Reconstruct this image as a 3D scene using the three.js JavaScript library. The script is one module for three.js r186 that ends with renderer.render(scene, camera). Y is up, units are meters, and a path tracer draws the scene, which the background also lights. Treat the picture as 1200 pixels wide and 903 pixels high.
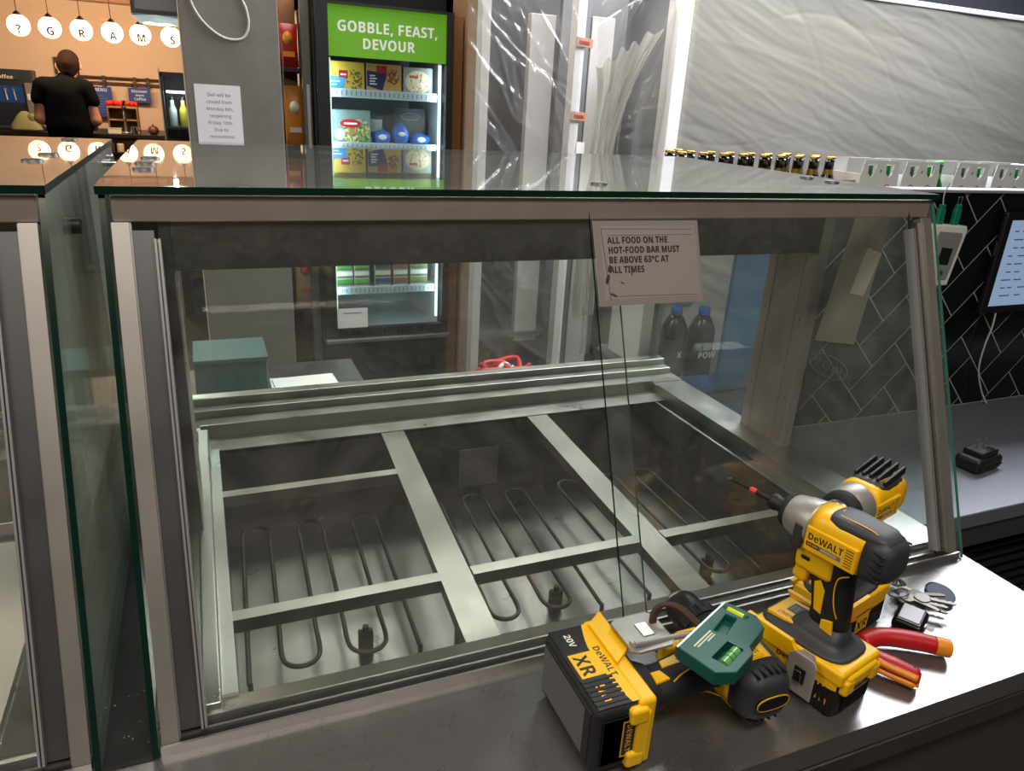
import * as THREE from 'three';
import { RoundedBoxGeometry } from 'three/addons/geometries/RoundedBoxGeometry.js';
import { mergeGeometries } from 'three/addons/utils/BufferGeometryUtils.js';
import { MarchingCubes } from 'three/addons/objects/MarchingCubes.js';
import { ImprovedNoise } from 'three/addons/math/ImprovedNoise.js';
import { RectAreaLightUniformsLib } from 'three/addons/lights/RectAreaLightUniformsLib.js';
import { TextGeometry } from 'three/addons/geometries/TextGeometry.js';
import { FontLoader } from 'three/addons/loaders/FontLoader.js';

// ---------------------------------------------------------------- camera, light, exposure
const Y0 = 0.87;                                   // height of the counter top above the floor
const scene = new THREE.Scene();
scene.background = new THREE.Color(0x0b0c0e);
const camera = new THREE.PerspectiveCamera(55.3, 1200 / 903, 0.02, 60);
camera.position.set(0.0901, 0.6325 + Y0, 0.6347);
camera.rotation.order = 'YXZ';
camera.rotation.set(-0.3657, -0.4060, 0.0571);
const renderer = new THREE.WebGLRenderer({ antialias: true });
renderer.toneMapping = THREE.LinearToneMapping;
renderer.toneMappingExposure = 1.0;
renderer.shadowMap.enabled = true;
RectAreaLightUniformsLib.init();
const CEIL = 2.05;                                 // ceiling above the counter top
const PANELS = [                                   // [x, z, width, depth, intensity, colour] ceiling light panels
  [0.35, 1.0, 1.5, 0.4, 16, 0xfff4e8],
  [2.95, -1.55, 2.7, 1.0, 14, 0xf8f9ff],
  [-1.9, -0.6, 1.4, 0.4, 22, 0xfff0e0],
  [1.1, -2.35, 2.0, 0.55, 12, 0xfffaf4],
  [-1.0, 1.7, 1.4, 0.4, 8, 0xfff0e0],
  [5.2, -2.7, 1.8, 0.8, 11, 0xf6f6ff],  // added out of view, placed to brighten the side counter
];
const GLOBE_LIGHT = 1.0, BACK_WASH = .8;

// ---------------------------------------------------------------- helpers
const font = await new FontLoader().loadAsync('fonts/droid/droid_sans_bold.typeface.json');
let seed = 12345;
const rnd = () => { seed = (seed * 1664525 + 1013904223) >>> 0; return seed / 4294967296; };
const rr = (a, b) => a + (b - a) * rnd();
const perlin = new ImprovedNoise();
const nz = (x, y = 0, z = 0) => perlin.noise(x, y, z);
const used = {};
function numbered(n) { used[n] = (used[n] || 0) + 1; return used[n] === 1 ? n : n + '_' + String(used[n] - 1).padStart(3, '0'); }
function thing(name, label, category, at = [0, 0, 0], turn = 0, group) {
  const o = new THREE.Group(); o.name = numbered(name); scene.add(o);
  o.position.set(at[0], at[1] + Y0, at[2]); o.rotation.y = turn;
  o.userData = { label, category }; if (group) o.userData.group = group;
  return o;
}
function setting(name, at = [0, 0, 0]) {
  const o = new THREE.Group(); o.name = name; o.position.set(at[0], at[1] + Y0, at[2]); o.userData = { kind: 'structure' }; scene.add(o); return o;
}
function copyOf(src, label, at, turn = 0, group) {
  const c = src.clone(); c.name = numbered(src.name.replace(/_\d{3}$/, '')); scene.add(c);
  c.position.set(at[0], at[1] + Y0, at[2]); c.rotation.set(0, turn, 0); c.userData = { label, category: src.userData.category };
  if (group) c.userData.group = group;
  return c;
}
function metric(g) {                               // uv in metres from the dominant face direction
  const p = g.attributes.position, n = g.attributes.normal, u = new Float32Array(p.count * 2);
  for (let i = 0; i < p.count; i++) {
    const a = Math.abs(n.getX(i)), b = Math.abs(n.getY(i)), c = Math.abs(n.getZ(i));
    if (b >= a && b >= c) { u[2 * i] = p.getX(i); u[2 * i + 1] = p.getZ(i); } else if (a >= c) { u[2 * i] = p.getZ(i); u[2 * i + 1] = p.getY(i); } else { u[2 * i] = p.getX(i); u[2 * i + 1] = p.getY(i); }
  }
  g.setAttribute('uv', new THREE.BufferAttribute(u, 2)); return g;
}
function join(list) {
  const l = list.map(g => { const q = g.index ? g.toNonIndexed() : g.clone(); for (const k of Object.keys(q.attributes)) if (!['position', 'normal', 'uv'].includes(k)) q.deleteAttribute(k); if (!q.attributes.uv) metric(q); q.clearGroups(); return q; });
  return l.length === 1 ? l[0] : mergeGeometries(l);
}
function mk(name, geos, mat, parent, label) {
  let g = Array.isArray(geos) ? join(geos) : geos;
  const m0 = Array.isArray(mat) ? mat[0] : mat;
  if (m0.userData.metric) metric(g);
  const m = new THREE.Mesh(g, mat); m.name = name; m.castShadow = m.receiveShadow = true;
  if (label) m.userData.label = label;
  (parent || scene).add(m); return m;
}
const M4 = new THREE.Matrix4(), E3 = new THREE.Euler();
function T(g, x = 0, y = 0, z = 0, rx = 0, ry = 0, rz = 0) {
  if (rx || ry || rz) g.applyMatrix4(M4.makeRotationFromEuler(E3.set(rx, ry, rz)));
  g.translate(x, y, z); return g;
}
const box = (w, h, d, x = 0, y = 0, z = 0, rx = 0, ry = 0, rz = 0) => T(new THREE.BoxGeometry(w, h, d), x, y, z, rx, ry, rz);
const rb = (w, h, d, r, x = 0, y = 0, z = 0, rx = 0, ry = 0, rz = 0) => T(new RoundedBoxGeometry(w, h, d, 2, r), x, y, z, rx, ry, rz);
const span = (x0, x1, y0, y1, z0, z1) => box(x1 - x0, y1 - y0, z1 - z0, (x0 + x1) / 2, (y0 + y1) / 2, (z0 + z1) / 2);
const rspan = (x0, x1, y0, y1, z0, z1, r = .002) => rb(x1 - x0, y1 - y0, z1 - z0, r, (x0 + x1) / 2, (y0 + y1) / 2, (z0 + z1) / 2);
const cyl = (r1, r2, h, s = 24, x = 0, y = 0, z = 0, rx = 0, ry = 0, rz = 0) => T(new THREE.CylinderGeometry(r1, r2, h, s), x, y, z, rx, ry, rz);
const lathe = (pts, s = 28) => new THREE.LatheGeometry(pts.map(p => new THREE.Vector2(p[0], p[1])), s);
const V = (a) => new THREE.Vector3(...a);
function tube(pts, r, n = 40, s = 8, closed = false) { return new THREE.TubeGeometry(new THREE.CatmullRomCurve3(pts.map(V), closed, 'centripetal'), n, r, s, closed); }
function poly(pts, depth, bevel = 0) {             // outline in xy, extruded along +z from 0
  const s = new THREE.Shape(pts.map(p => new THREE.Vector2(p[0], p[1])));
  return new THREE.ExtrudeGeometry(s, { depth, bevelEnabled: bevel > 0, bevelSize: bevel, bevelThickness: bevel, bevelSegments: 2, curveSegments: 8 });
}
function bar(a, b, w, h) {                         // box section from a to b (a, b centre line), w across (horizontal), h tall
  const A = V(a), B = V(b), d = B.clone().sub(A), L = d.length();
  const g = new THREE.BoxGeometry(w, h, L);
  const m = new THREE.Matrix4().lookAt(A, B, new THREE.Vector3(0, 1, 0)); g.applyMatrix4(m);
  const c = A.add(B).multiplyScalar(.5); g.translate(c.x, c.y, c.z); return g;
}
function rod(a, b, r, r2 = r, s = 12) {
  const A = V(a), B = V(b), d = B.clone().sub(A), L = d.length(), g = new THREE.CylinderGeometry(r2, r, L, s);
  g.applyQuaternion(new THREE.Quaternion().setFromUnitVectors(new THREE.Vector3(0, 1, 0), d.clone().normalize()));
  const c = A.add(B).multiplyScalar(.5); g.translate(c.x, c.y, c.z); return g;
}
function loft(rings) {                             // rings: arrays of equal count of [x,y,z]; capped
  const n = rings[0].length, pos = [], idx = [];
  for (const r of rings) for (const p of r) pos.push(...p);
  for (let k = 0; k + 1 < rings.length; k++) for (let i = 0; i < n; i++) { const a = k * n + i, b = k * n + (i + 1) % n, c = a + n, d = b + n; idx.push(a, b, c, b, d, c); }
  for (const k of [0, rings.length - 1]) { const c = [0, 0, 0]; for (const p of rings[k]) for (let j = 0; j < 3; j++) c[j] += p[j] / n; const ci = pos.length / 3; pos.push(...c); for (let i = 0; i < n; i++) { const a = k * n + i, b = k * n + (i + 1) % n; k ? idx.push(a, b, ci) : idx.push(b, a, ci); } }
  const g = new THREE.BufferGeometry(); g.setAttribute('position', new THREE.Float32BufferAttribute(pos, 3)); g.setIndex(idx); g.computeVertexNormals(); metric(g); return g;
}
const sq = (n, a, b, e, f) => Array.from({ length: n }, (_, i) => { const t = 2 * Math.PI * i / n, c = Math.cos(t), s = Math.sin(t); return f(a * Math.sign(c) * Math.abs(c) ** e, b * Math.sign(s) * Math.abs(s) ** e); });
function label3(text, size, depth = .0004, curve = 3) { const g = new TextGeometry(text, { font, size, depth, curveSegments: curve, bevelEnabled: false }); g.computeBoundingBox(); const b = g.boundingBox; g.translate(-(b.min.x + b.max.x) / 2, -(b.min.y + b.max.y) / 2, 0); return g; }

// ---------------------------------------------------------------- textures and materials
function dataTex(w, h, f, srgb) {
  const d = new Uint8Array(w * h * 4);
  for (let y = 0; y < h; y++) for (let x = 0; x < w; x++) { const c = f(x, y); const k = 4 * (y * w + x); for (let j = 0; j < 3; j++) d[k + j] = Math.max(0, Math.min(255, (Array.isArray(c) ? c[j] : c) * 255)); d[k + 3] = 255; }
  const t = new THREE.DataTexture(d, w, h); t.wrapS = t.wrapT = THREE.RepeatWrapping; t.magFilter = THREE.LinearFilter; t.minFilter = THREE.LinearMipmapLinearFilter; t.generateMipmaps = true;
  if (srgb) t.colorSpace = THREE.SRGBColorSpace; t.needsUpdate = true; return t;
}
function canvasTex(w, h, draw) {
  const c = document.createElement('canvas'); c.width = w; c.height = h; const g = c.getContext('2d'); draw(g, w, h);
  const t = new THREE.CanvasTexture(c); t.colorSpace = THREE.SRGBColorSpace; return t;
}
const rowN = Array.from({ length: 512 }, () => rnd()), wrapN = (x, y, s, px, k) => { // tiling noise
  const a = 2 * Math.PI * x / px, b = 2 * Math.PI * y / px; return nz(Math.cos(a) * s + k, Math.sin(a) * s + Math.cos(b) * s, Math.sin(b) * s + k);
};
const brushed = dataTex(512, 512, (x, y) => .80 + .05 * (rowN[y] - .5) + .16 * wrapN(x, y, 1.6, 512, 3) + .06 * wrapN(x, y, 5, 512, 9));
brushed.repeat.set(1.7, 1.7);
const brushedC = dataTex(512, 512, (x, y) => { const v = .92 + .03 * (rowN[(y * 3) % 512] - .5) + .09 * wrapN(x, y, 2.1, 512, 7); return [v, v * .99, v * .975]; });
brushedC.repeat.set(1.3, 1.3);
const speckle = dataTex(512, 512, (x, y) => { const a = wrapN(x, y, 3, 512, 1), v = .8 + .25 * a; return rnd() > .9975 ? [2, 2, 2] : [v, v, v]; });
speckle.repeat.set(2.2, 2.2);
const smudge = dataTex(512, 512, (x, y) => { const a = wrapN(x, y, 1.3, 512, 2), b = wrapN(x * 1, y, 6, 512, 5); return .985 + .02 * a - .018 * Math.max(0, b) - (rnd() > .999 ? .08 : 0); });
smudge.repeat.set(1.6, 1.6);
const dirtyGlass = dataTex(512, 512, (x, y) => { const a = wrapN(x, y, 1.6, 512, 12), b = wrapN(x, y, 7, 512, 15); return .962 + .03 * a - .025 * Math.max(0, b); });
dirtyGlass.repeat.set(2.1, 2.1);
const scratch = canvasTex(1024, 1024, (g, w, h) => {
  g.fillStyle = '#b4b4b6'; g.fillRect(0, 0, w, h);
  for (let i = 0; i < 1500; i++) { const x = rr(0, w), y = rr(0, h), a = rr(-.5, .3) + (rnd() > .5 ? 1.2 : 0), l = rr(10, 70); g.strokeStyle = `rgba(${rnd() > .5 ? '255,255,255' : '90,90,95'},${rr(.03, .16)})`; g.lineWidth = rr(.6, 1.6); g.beginPath(); g.moveTo(x, y); g.lineTo(x + l * Math.cos(a), y + l * Math.sin(a)); g.stroke(); }
  for (let i = 0; i < 60; i++) { const x = rr(0, w), y = rr(0, h), r = rr(20, 110), q = g.createRadialGradient(x, y, 0, x, y, r); q.addColorStop(0, `rgba(${rnd() > .5 ? '235,235,240' : '110,108,105'},.16)`); q.addColorStop(1, 'rgba(128,128,128,0)'); g.fillStyle = q; g.fillRect(x - r, y - r, 2 * r, 2 * r); }
});
scratch.wrapS = scratch.wrapT = THREE.RepeatWrapping; scratch.repeat.set(1.4, 1.4);
const scratchR = scratch.clone(); scratchR.colorSpace = THREE.NoColorSpace; scratchR.needsUpdate = true;

const std = (color, roughness = .6, metalness = 0, more = {}) => { const m = new THREE.MeshStandardMaterial({ color, roughness, metalness, ...more }); return m; };
const met = (m) => { m.userData.metric = true; return m; };
const steel = met(std(0xb2aea9, .42, 1, { map: brushedC, roughnessMap: brushed }));
const steelLight = met(std(0xd0cfcd, .40, 1, { map: brushedC, roughnessMap: brushed }));
const steelWarm = met(std(0xb3a79e, .5, .55, { map: brushedC, roughnessMap: brushed }));
const steelDull = met(std(0x8d8c8b, .50, 1, { map: brushedC, roughnessMap: brushed }));
const steelGrey = met(std(0x5d5e60, .55, .65, { roughnessMap: brushed }));
const counterSteel = met(std(0xc6c5c4, .40, .78, { map: scratch, roughnessMap: scratchR }));
const wellSteel = met(std(0xb8b5ae, .40, 1, { map: scratch, roughnessMap: brushed }));
const ORD = ['first', 'second', 'third', 'fourth', 'fifth', 'sixth', 'seventh', 'eighth', 'ninth', 'tenth', 'eleventh', 'twelfth'];
const chrome = std(0xd8d8da, .16, 1);
const iron = std(0x38342f, .45, .5);
const bodySteel = std(0xa3a19d, .42, .55);
const blackM = std(0x111214, .5), blackRubber = std(0x17181b, .72), blackGloss = std(0x0c0d0f, .22), greyPlastic = std(0x2f3237, .55), midGrey = std(0x4a4d52, .5);
const yellow = std(0xefba06, .42), yellowDeep = std(0xd6a008, .45);
const white = std(0xe6e5e2, .5), paper = std(0xe9e8e6, .8);
const glassBase = { transmission: 1, thickness: 0, ior: 1.5, roughness: .015 };
const glass = met(new THREE.MeshPhysicalMaterial({ color: 0xfbfdfc, ...glassBase, transmissionMap: smudge }));
const glassSide = met(new THREE.MeshPhysicalMaterial({ color: 0xf3f8f5, ...glassBase, transmissionMap: dirtyGlass }));
const glassFoggy = met(new THREE.MeshPhysicalMaterial({ color: 0xf0f5f1, ...glassBase, transmissionMap: dirtyGlass, transmission: .9 }));
const glassClear = new THREE.MeshPhysicalMaterial({ color: 0xf6faf8, ...glassBase });
const glassEdge = std(0x08261e, .18, 0, { emissive: 0x000000 });
const glassEdgeLight = std(0x3d6e60, .2);

// ---------------------------------------------------------------- the room
const FLOOR = -Y0;
const floorTex = dataTex(256, 256, (x, y) => { const v = .5 + .12 * wrapN(x, y, 4, 256, 4) + .1 * (rnd() - .5); return [v, v * .97, v * .92]; }, true);
floorTex.repeat.set(.8, .8);
mk('floor', span(-5, 7, FLOOR - .1, FLOOR, -7.6, 4.2), met(std(0x8a857d, .55, 0, { map: floorTex })), setting('floor')).name = 'floor_slab';
const ceilG = setting('ceiling');
mk('ceiling_slab', span(-5, 7, CEIL, CEIL + .1, -7.6, 4.2), std(0x7c7c7b, .9), ceilG);
const wb = setting('wall_back'); mk('plaster', span(-5, 7, FLOOR, CEIL, -7.6, -7.5), met(std(0xd8b89c, .85)), wb);
const wl = setting('wall_left'); mk('plaster', span(-5.1, -5, FLOOR, CEIL, -7.6, 4.2), std(0x9a8d80, .85), wl);
const wr = setting('wall_right'); mk('plaster', span(7, 7.1, FLOOR, CEIL, -7.6, 4.2), std(0x5a5d63, .85), wr);
const wf = setting('wall_front'); mk('plaster', span(-5, 7, FLOOR, CEIL, 4.2, 4.3), std(0x5a5652, .85), wf);
const wn = setting('wall_rear_right'); mk('plaster', span(1.15, 7, FLOOR, CEIL, -4.0, -3.9), std(0x3a4048, .8), wn);
const soffit = setting('trim_1'); mk('soffit_beam', span(-1.0, .2, 1.205, CEIL, -6.75, -6.55), std(0x5b3a24, .7), soffit);
const panelGlow = std(0xffffff, .6);
PANELS.forEach(([x, z, w, d, k, c], i) => {
  const t = thing('ceiling_light_panel', ['ceiling light panel above the person looking at the cabinet', 'ceiling light panel above the tiled wall and beer bottles', 'ceiling light panel above the neighbouring glass cabinet', 'ceiling light panel above the drinks fridge and wrapped units', 'ceiling light panel behind the viewer over the neighbouring cabinet end', 'ceiling light panel added out of view above the far end of the wrapped chiller'][i], 'light', [x, CEIL - .02, z]);
  mk('frame', [span(-w / 2 - .02, w / 2 + .02, 0, .018, -d / 2 - .02, -d / 2), span(-w / 2 - .02, w / 2 + .02, 0, .018, d / 2, d / 2 + .02), span(-w / 2 - .02, -w / 2, 0, .018, -d / 2, d / 2), span(w / 2, w / 2 + .02, 0, .018, -d / 2, d / 2)], white, t);
  mk('diffuser', span(-w / 2, w / 2, .006, .016, -d / 2, d / 2), std(0xffffff, .6, 0, { emissive: c, emissiveIntensity: k * .25 }), t);
  const l = new THREE.RectAreaLight(c, k, w, d); l.position.set(x, CEIL - .022 + Y0, z); l.lookAt(x, -10, z); scene.add(l);
});

// ---------------------------------------------------------------- steel counter below the cabinets
{
  const t = thing('steel_counter', 'scratched stainless steel counter carrying the glass cabinets and the power tools', 'counter');
  mk('worktop', [span(-1.6, 1.165, -.032, 0, -.062, .209), span(-1.6, 1.165, -.032, 0, -.99, -.704), span(-1.6, .076, -.032, 0, -.704, -.062), span(1.036, 1.165, -.032, 0, -.704, -.062)], counterSteel, t);
  mk('front_panel', [span(-1.6, 1.15, FLOOR, -.032, .18, .196), span(-1.6, 1.15, FLOOR, -.032, -.97, -.95), span(1.13, 1.15, FLOOR, -.032, -.95, .18)], steelGrey, t);
  mk('edge_rail', [rspan(-1.6, 1.165, -.062, -.034, .196, .212, .003)], steelDull, t);
}
// dust and crumbs lying in the gap between the two cabinets
{
  const g = [];
  for (let i = 0; i < 150; i++) { const s = rr(.0006, .0018); g.push(T(new THREE.TetrahedronGeometry(s), rr(-.047, -.004), s * .4, rr(-.75, -.02), rr(0, 3), rr(0, 3), rr(0, 3))); }
  const m = mk('crumbs', g, std(0xb9b6ae, .9)); m.position.y = Y0; m.userData = { label: 'pale crumbs scattered in the dark gap between the glass cabinets', category: 'crumbs', kind: 'stuff' };
  const dark = mk('gap_strip', span(-.0495, -.0025, .0002, .0012, -.88, -.0005), met(std(0x2c2c2e, .6, .3, { map: speckle }))); dark.position.y = Y0; dark.userData = { label: 'dark speckled strip over the worktop between the two glass cabinets', category: 'strip' };  // thin dark sheet with pale specks, laid over the worktop
}

// ---------------------------------------------------------------- the glass cabinets
const H = .5276, DF = .2077, DB = .90, LEAN = Math.atan2(DF, H);
const glassDusty = met(new THREE.MeshPhysicalMaterial({ color: 0xe9efea, ...glassBase, transmissionMap: smudge, transmission: .93 }));
const steelPost = met(std(0xa5a29d, .58, .7, { roughnessMap: brushed }));
function slanted(x0, x1, s0, s1, n0, n1) {          // box on the sloping front: s along the slope from the bottom, n outwards
  const g = span(x0, x1, s0, s1, n0, n1); g.applyMatrix4(M4.makeRotationX(-LEAN)); return g;
}
const SL = Math.hypot(H, DF);
function cabinet(name, label, x0, W, full) {
  const t = thing(name, label, 'display cabinet', [x0, 0, 0]);
  const gmat = [glass, glassEdge];
  // top pane
  mk('top_pane', new THREE.BoxGeometry(W + .012, .008, DB - DF + .012).translate(W / 2, H + .004, -(DF + DB) / 2), [glassEdge, glassEdge, glassDusty, glassDusty, glassEdge, glassEdge], t);
  // side panes: outline in (z, y), extruded across x
  const sideShape = [[-.0, 0.002], [-.003, .012], [-DF - .001, H - .001], [-DB, H - .001], [-DB, .002]];
  for (const x of [-.004, W - .002]) {
    const g = poly(sideShape, .006); g.rotateY(-Math.PI / 2); g.translate(x + .006, 0, 0);
    mk('side_pane', g, [full ? glassSide : glassFoggy, x > 0 && full ? glassEdgeLight : glassEdge], t);
  }
  // top bar along the front
  mk('top_bar', [rspan(.006, W - .004, H - .028, H - .001, -DF - .022, -DF + .001, .002), span(.006, W - .004, H - .006, H - .0015, -DF - .05, -DF - .02)], steelWarm, t);
  // sloping posts
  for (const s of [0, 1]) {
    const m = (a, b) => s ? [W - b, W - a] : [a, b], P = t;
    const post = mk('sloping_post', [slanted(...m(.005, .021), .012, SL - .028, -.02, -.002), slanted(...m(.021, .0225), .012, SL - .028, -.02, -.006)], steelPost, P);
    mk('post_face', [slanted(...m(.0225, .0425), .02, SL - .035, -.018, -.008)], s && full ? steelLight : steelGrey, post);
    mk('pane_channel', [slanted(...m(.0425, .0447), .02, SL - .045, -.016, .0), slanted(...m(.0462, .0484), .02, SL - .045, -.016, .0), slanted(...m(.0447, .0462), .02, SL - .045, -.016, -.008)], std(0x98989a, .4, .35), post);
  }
  // bottom double track
  mk('bottom_track', [span(.004, W - .004, 0, .012, -.004, -.001), span(.004, W - .004, 0, .0125, -.0165, -.0135), span(.004, W - .004, 0, .014, -.031, -.0285)], steelLight, t);
  mk('track_groove', [span(.005, W - .005, 0.0002, .0095, -.0135, -.004), span(.005, W - .005, 0.0002, .0105, -.0285, -.0165)], blackM, t);
  // sliding front panes
  const pane = (xa, xb, n) => mk('sliding_pane', new THREE.BoxGeometry(xb - xa, SL - .02, .004).applyMatrix4(M4.makeTranslation((xa + xb) / 2, .004 + (SL - .02) / 2, n - .003)).applyMatrix4(M4.makeRotationX(-LEAN)).translate(0, .004, 0), [glassEdge, glassEdge, glassEdge, glassEdge, glass, glass], t);
  if (full) { pane(.046, .585, -.016); pane(.545, W - .046, -.006); } else { pane(.046, W / 2 + .03, -.016); pane(W / 2 - .03, W - .046, -.006); }
  // sills round the well
  const wx0 = full ? .08 : .06, wx1 = full ? 1.03 : W - .06, wz0 = -.065, wz1 = full ? -.70 : -.70;
  mk('front_sill', [poly([[wz0, 0], [-.031, .012], [-.031, .0], [wz0, -.006]], W - .012).rotateY(-Math.PI / 2).translate(W - .006, 0, 0)], steel, t);
  mk('side_sill', [span(.006, .052, .0, .02, -.86, -.031), rspan(.044, .064, .0, .026, -.75, -.031, .003), span(.064, wx0, -.004, .004, -.75, wz0)], steelLight, t);
  mk('side_sill', [span(1.062 / 1.15 * W, W - .004, .0, .02, -.86, -.031), span(1.06 / 1.15 * W, 1.064 / 1.15 * W, -.005, .024, -.745, -.031), span(wx1, 1.06 / 1.15 * W, -.006, .0, -.745, wz0)], steelLight, t);
  mk('rear_sill', [span(.05, W - .004, 0, .022, -.86, -.765), span(.05, 1.06 / 1.15 * W, 0, .027, -.767, -.763), span(.05, 1.06 / 1.15 * W, -.006, .002, -.763, wz1), rspan(.03, W - .006, .02, .036, -.845, -.815, .003), rspan(.03, W - .006, .03, .05, -.875, -.845, .003)], steelLight, t);
  mk('rear_pane', span(.01, W - .01, .045, H - .02, -.87, -.864), glassClear, t);
  mk('rear_top_bar', [rspan(.006, W - .006, H - .03, H - .002, -.90, -.86, .003)], steelDull, t);
  for (const x of [.006, W - .024]) mk('rear_post', [rspan(x, x + .016, .0, H - .03, -.895, -.875, .002)], steelDull, t);
  // canopy across the middle and its two posts
  const cz = -.385;
  const can = mk('heat_canopy', [rspan(.05, W - .03, .409, .505, cz - .12, cz, .004)], met(std(0x57514a, .5, .7, { roughnessMap: brushed })), t);
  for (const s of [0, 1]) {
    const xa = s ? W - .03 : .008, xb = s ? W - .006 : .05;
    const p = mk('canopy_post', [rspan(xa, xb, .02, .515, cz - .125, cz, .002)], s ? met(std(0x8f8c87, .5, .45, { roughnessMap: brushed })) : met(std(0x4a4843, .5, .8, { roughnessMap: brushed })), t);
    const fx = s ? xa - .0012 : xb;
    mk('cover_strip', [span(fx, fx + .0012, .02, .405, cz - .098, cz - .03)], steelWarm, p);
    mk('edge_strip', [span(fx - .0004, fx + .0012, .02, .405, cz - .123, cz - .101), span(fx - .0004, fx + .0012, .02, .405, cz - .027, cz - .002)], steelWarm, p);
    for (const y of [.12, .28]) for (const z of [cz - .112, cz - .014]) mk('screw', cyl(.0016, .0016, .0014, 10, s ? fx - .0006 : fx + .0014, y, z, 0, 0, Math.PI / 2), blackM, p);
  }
  return t;
}
const cab = cabinet('glass_display_cabinet', 'large glass food cabinet with sloping front over three empty heated wells', 0, 1.15, true);
{
  const W = 1.15, yB = -.172;
  const well = mk('well_basin', [span(.08, 1.03, yB - .002, yB, -.70, -.065), span(.078, .08, yB, 0, -.70, -.065), span(1.03, 1.032, yB, -.001, -.70, -.065), span(.078, 1.032, yB, 0, -.702, -.70), span(.078, 1.032, yB, -.004, -.065, -.063)], wellSteel, cab);
  mk('overflow_pipe', [T(new THREE.CylinderGeometry(.008, .008, .075, 20, 1, true), .40, yB + .037, -.235), T(new THREE.TorusGeometry(.008, .001, 8, 20), .40, yB + .075, -.235, Math.PI / 2)], std(0x8d8a86, .3, 1, { side: THREE.DoubleSide }), well);
  mk('sensor_plate', [rspan(.55, .64, -.15, -.06, -.6995, -.697, .001)], steelLight, well);
  for (const [a, b] of [[.407, .371], [.727, .695]]) mk('divider_bar', [bar([a, -.001, -.702], [b, -.001, -.062], .046, .003), bar([a - .0215, -.01, -.70], [b - .0215, -.01, -.066], .003, .018), bar([a + .0215, -.01, -.70], [b + .0215, -.01, -.066], .003, .018)], steel, cab);
  const cross = (xa, xb, z) => mk('cross_bar', [span(xa, xb, -.003, 0, z - .011, z + .009), span(xa, xb, -.02, -.003, z + .006, z + .009)], steel, cab);
  cross(.08, .385, -.532); cross(.08, .360, -.205); cross(.405, .680, -.205); cross(.728, 1.03, -.205);
  // serpentine heating elements, one per well
  for (const [xs, drift] of [[[.106, .152, .205, .247, .303, .347], -.012], [[.437, .483, .530, .575, .622, .666], -.022], [[.745, .792, .840, .886, .933, .980], -.01]]) {
    const y = -.13, zt = -.605, zb = -.262, pts = [], X = (x, z) => x + drift * (z - zt) / (zb - zt);
    pts.push([X(xs[0], -.22), y, -.222]);
    const run = (x, za, zc) => { for (let k = 0; k <= 6; k++) { const z = za + (zc - za) * k / 6; pts.push([X(x, z), y, z]); } };
    const turn = (xa, xb, z, dir) => { const r = (xb - xa) / 2, c = (xa + xb) / 2; for (let k = 1; k < 6; k++) { const a = Math.PI * k / 6; pts.push([X(c - r * Math.cos(a), z), y, z + dir * r * Math.sin(a)]); } };
    run(xs[0], -.24, zt); turn(xs[0], xs[1], zt, -1); run(xs[1], zt, zb); turn(xs[1], xs[2], zb, 1); run(xs[2], zb, zt); turn(xs[2], xs[3], zt, -1); run(xs[3], zt, zb); turn(xs[3], xs[4], zb, 1); run(xs[4], zb, zt); turn(xs[4], xs[5], zt, -1); run(xs[5], zt, -.225);
    const h = mk('heating_element', [tube(pts, .0036, 420, 8)], iron, well);
    mk('clamp', [rb(.022, .04, .012, .002, (xs[3] + xs[4]) / 2 - .01, yB + .02, -.285), cyl(.005, .005, .01, 8, (xs[3] + xs[4]) / 2 - .01, yB + .043, -.285)], std(0x4b463c, .8, .3), h);
    mk('leg', [rod([xs[5] + drift, y, -.226], [xs[5] + drift, yB, -.222], .0036), rod([xs[0] + drift, y, -.224], [xs[0] + drift, yB, -.222], .0036)], iron, h);
  }
  // glass caps on the top pane
  for (const [x, z] of [[.03, -.371], [.028, -.447], [.031, -.522], [.596, -.28], [1.09, -.36], [1.10, -.43]]) mk('pane_cap', [cyl(.0115, .0125, .0022, 24, x, H + .0092, z), cyl(.009, .009, .0008, 20, x, H + .0105, z)], steelGrey, cab);
  // etched oval maker mark on the far side pane
  const e = []; const ov = []; for (let i = 0; i < 40; i++) { const a = 2 * Math.PI * i / 40; ov.push([0, .021 * Math.sin(a), .048 * Math.cos(a)]); }
  e.push(tube(ov, .0011, 80, 6, true).translate(1.1466, .205, -.335));
  e.push(label3('XOW', .017, .0004).rotateY(-Math.PI / 2).scale(1, 1, 1.3).translate(1.1466, .205, -.335));
  mk('etched_mark', e, std(0x5c5f5d, .8), cab, 'pale oval etched mark with letters');
}
for (const [nm, x, q, c, lb] of [['grey_sheet', 1.1425, [[-.375, .245], [-.285, .265], [-.268, .49], [-.34, .49]], 0x8a8378, 'large grey flat sheet inside the end glass beside the canopy post'], ['small_sheet', 1.1412, [[-.318, .35], [-.287, .352], [-.27, .43], [-.30, .435]], 0xb8b2a4, 'small pale flat sheet over the larger grey one on the end glass']]) {
  const t = thing(nm, lb, 'card', [x, 0, 0]); mk('sheet', poly(q, .0008).rotateY(-Math.PI / 2), std(c, .8), t);  // thin flat tinted polygons just inside the end pane
}
const cabL = cabinet('glass_display_cabinet', 'neighbouring glass food cabinet with bright flat shelf, standing beside the empty wells', -1.205, 1.152, false);
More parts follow.
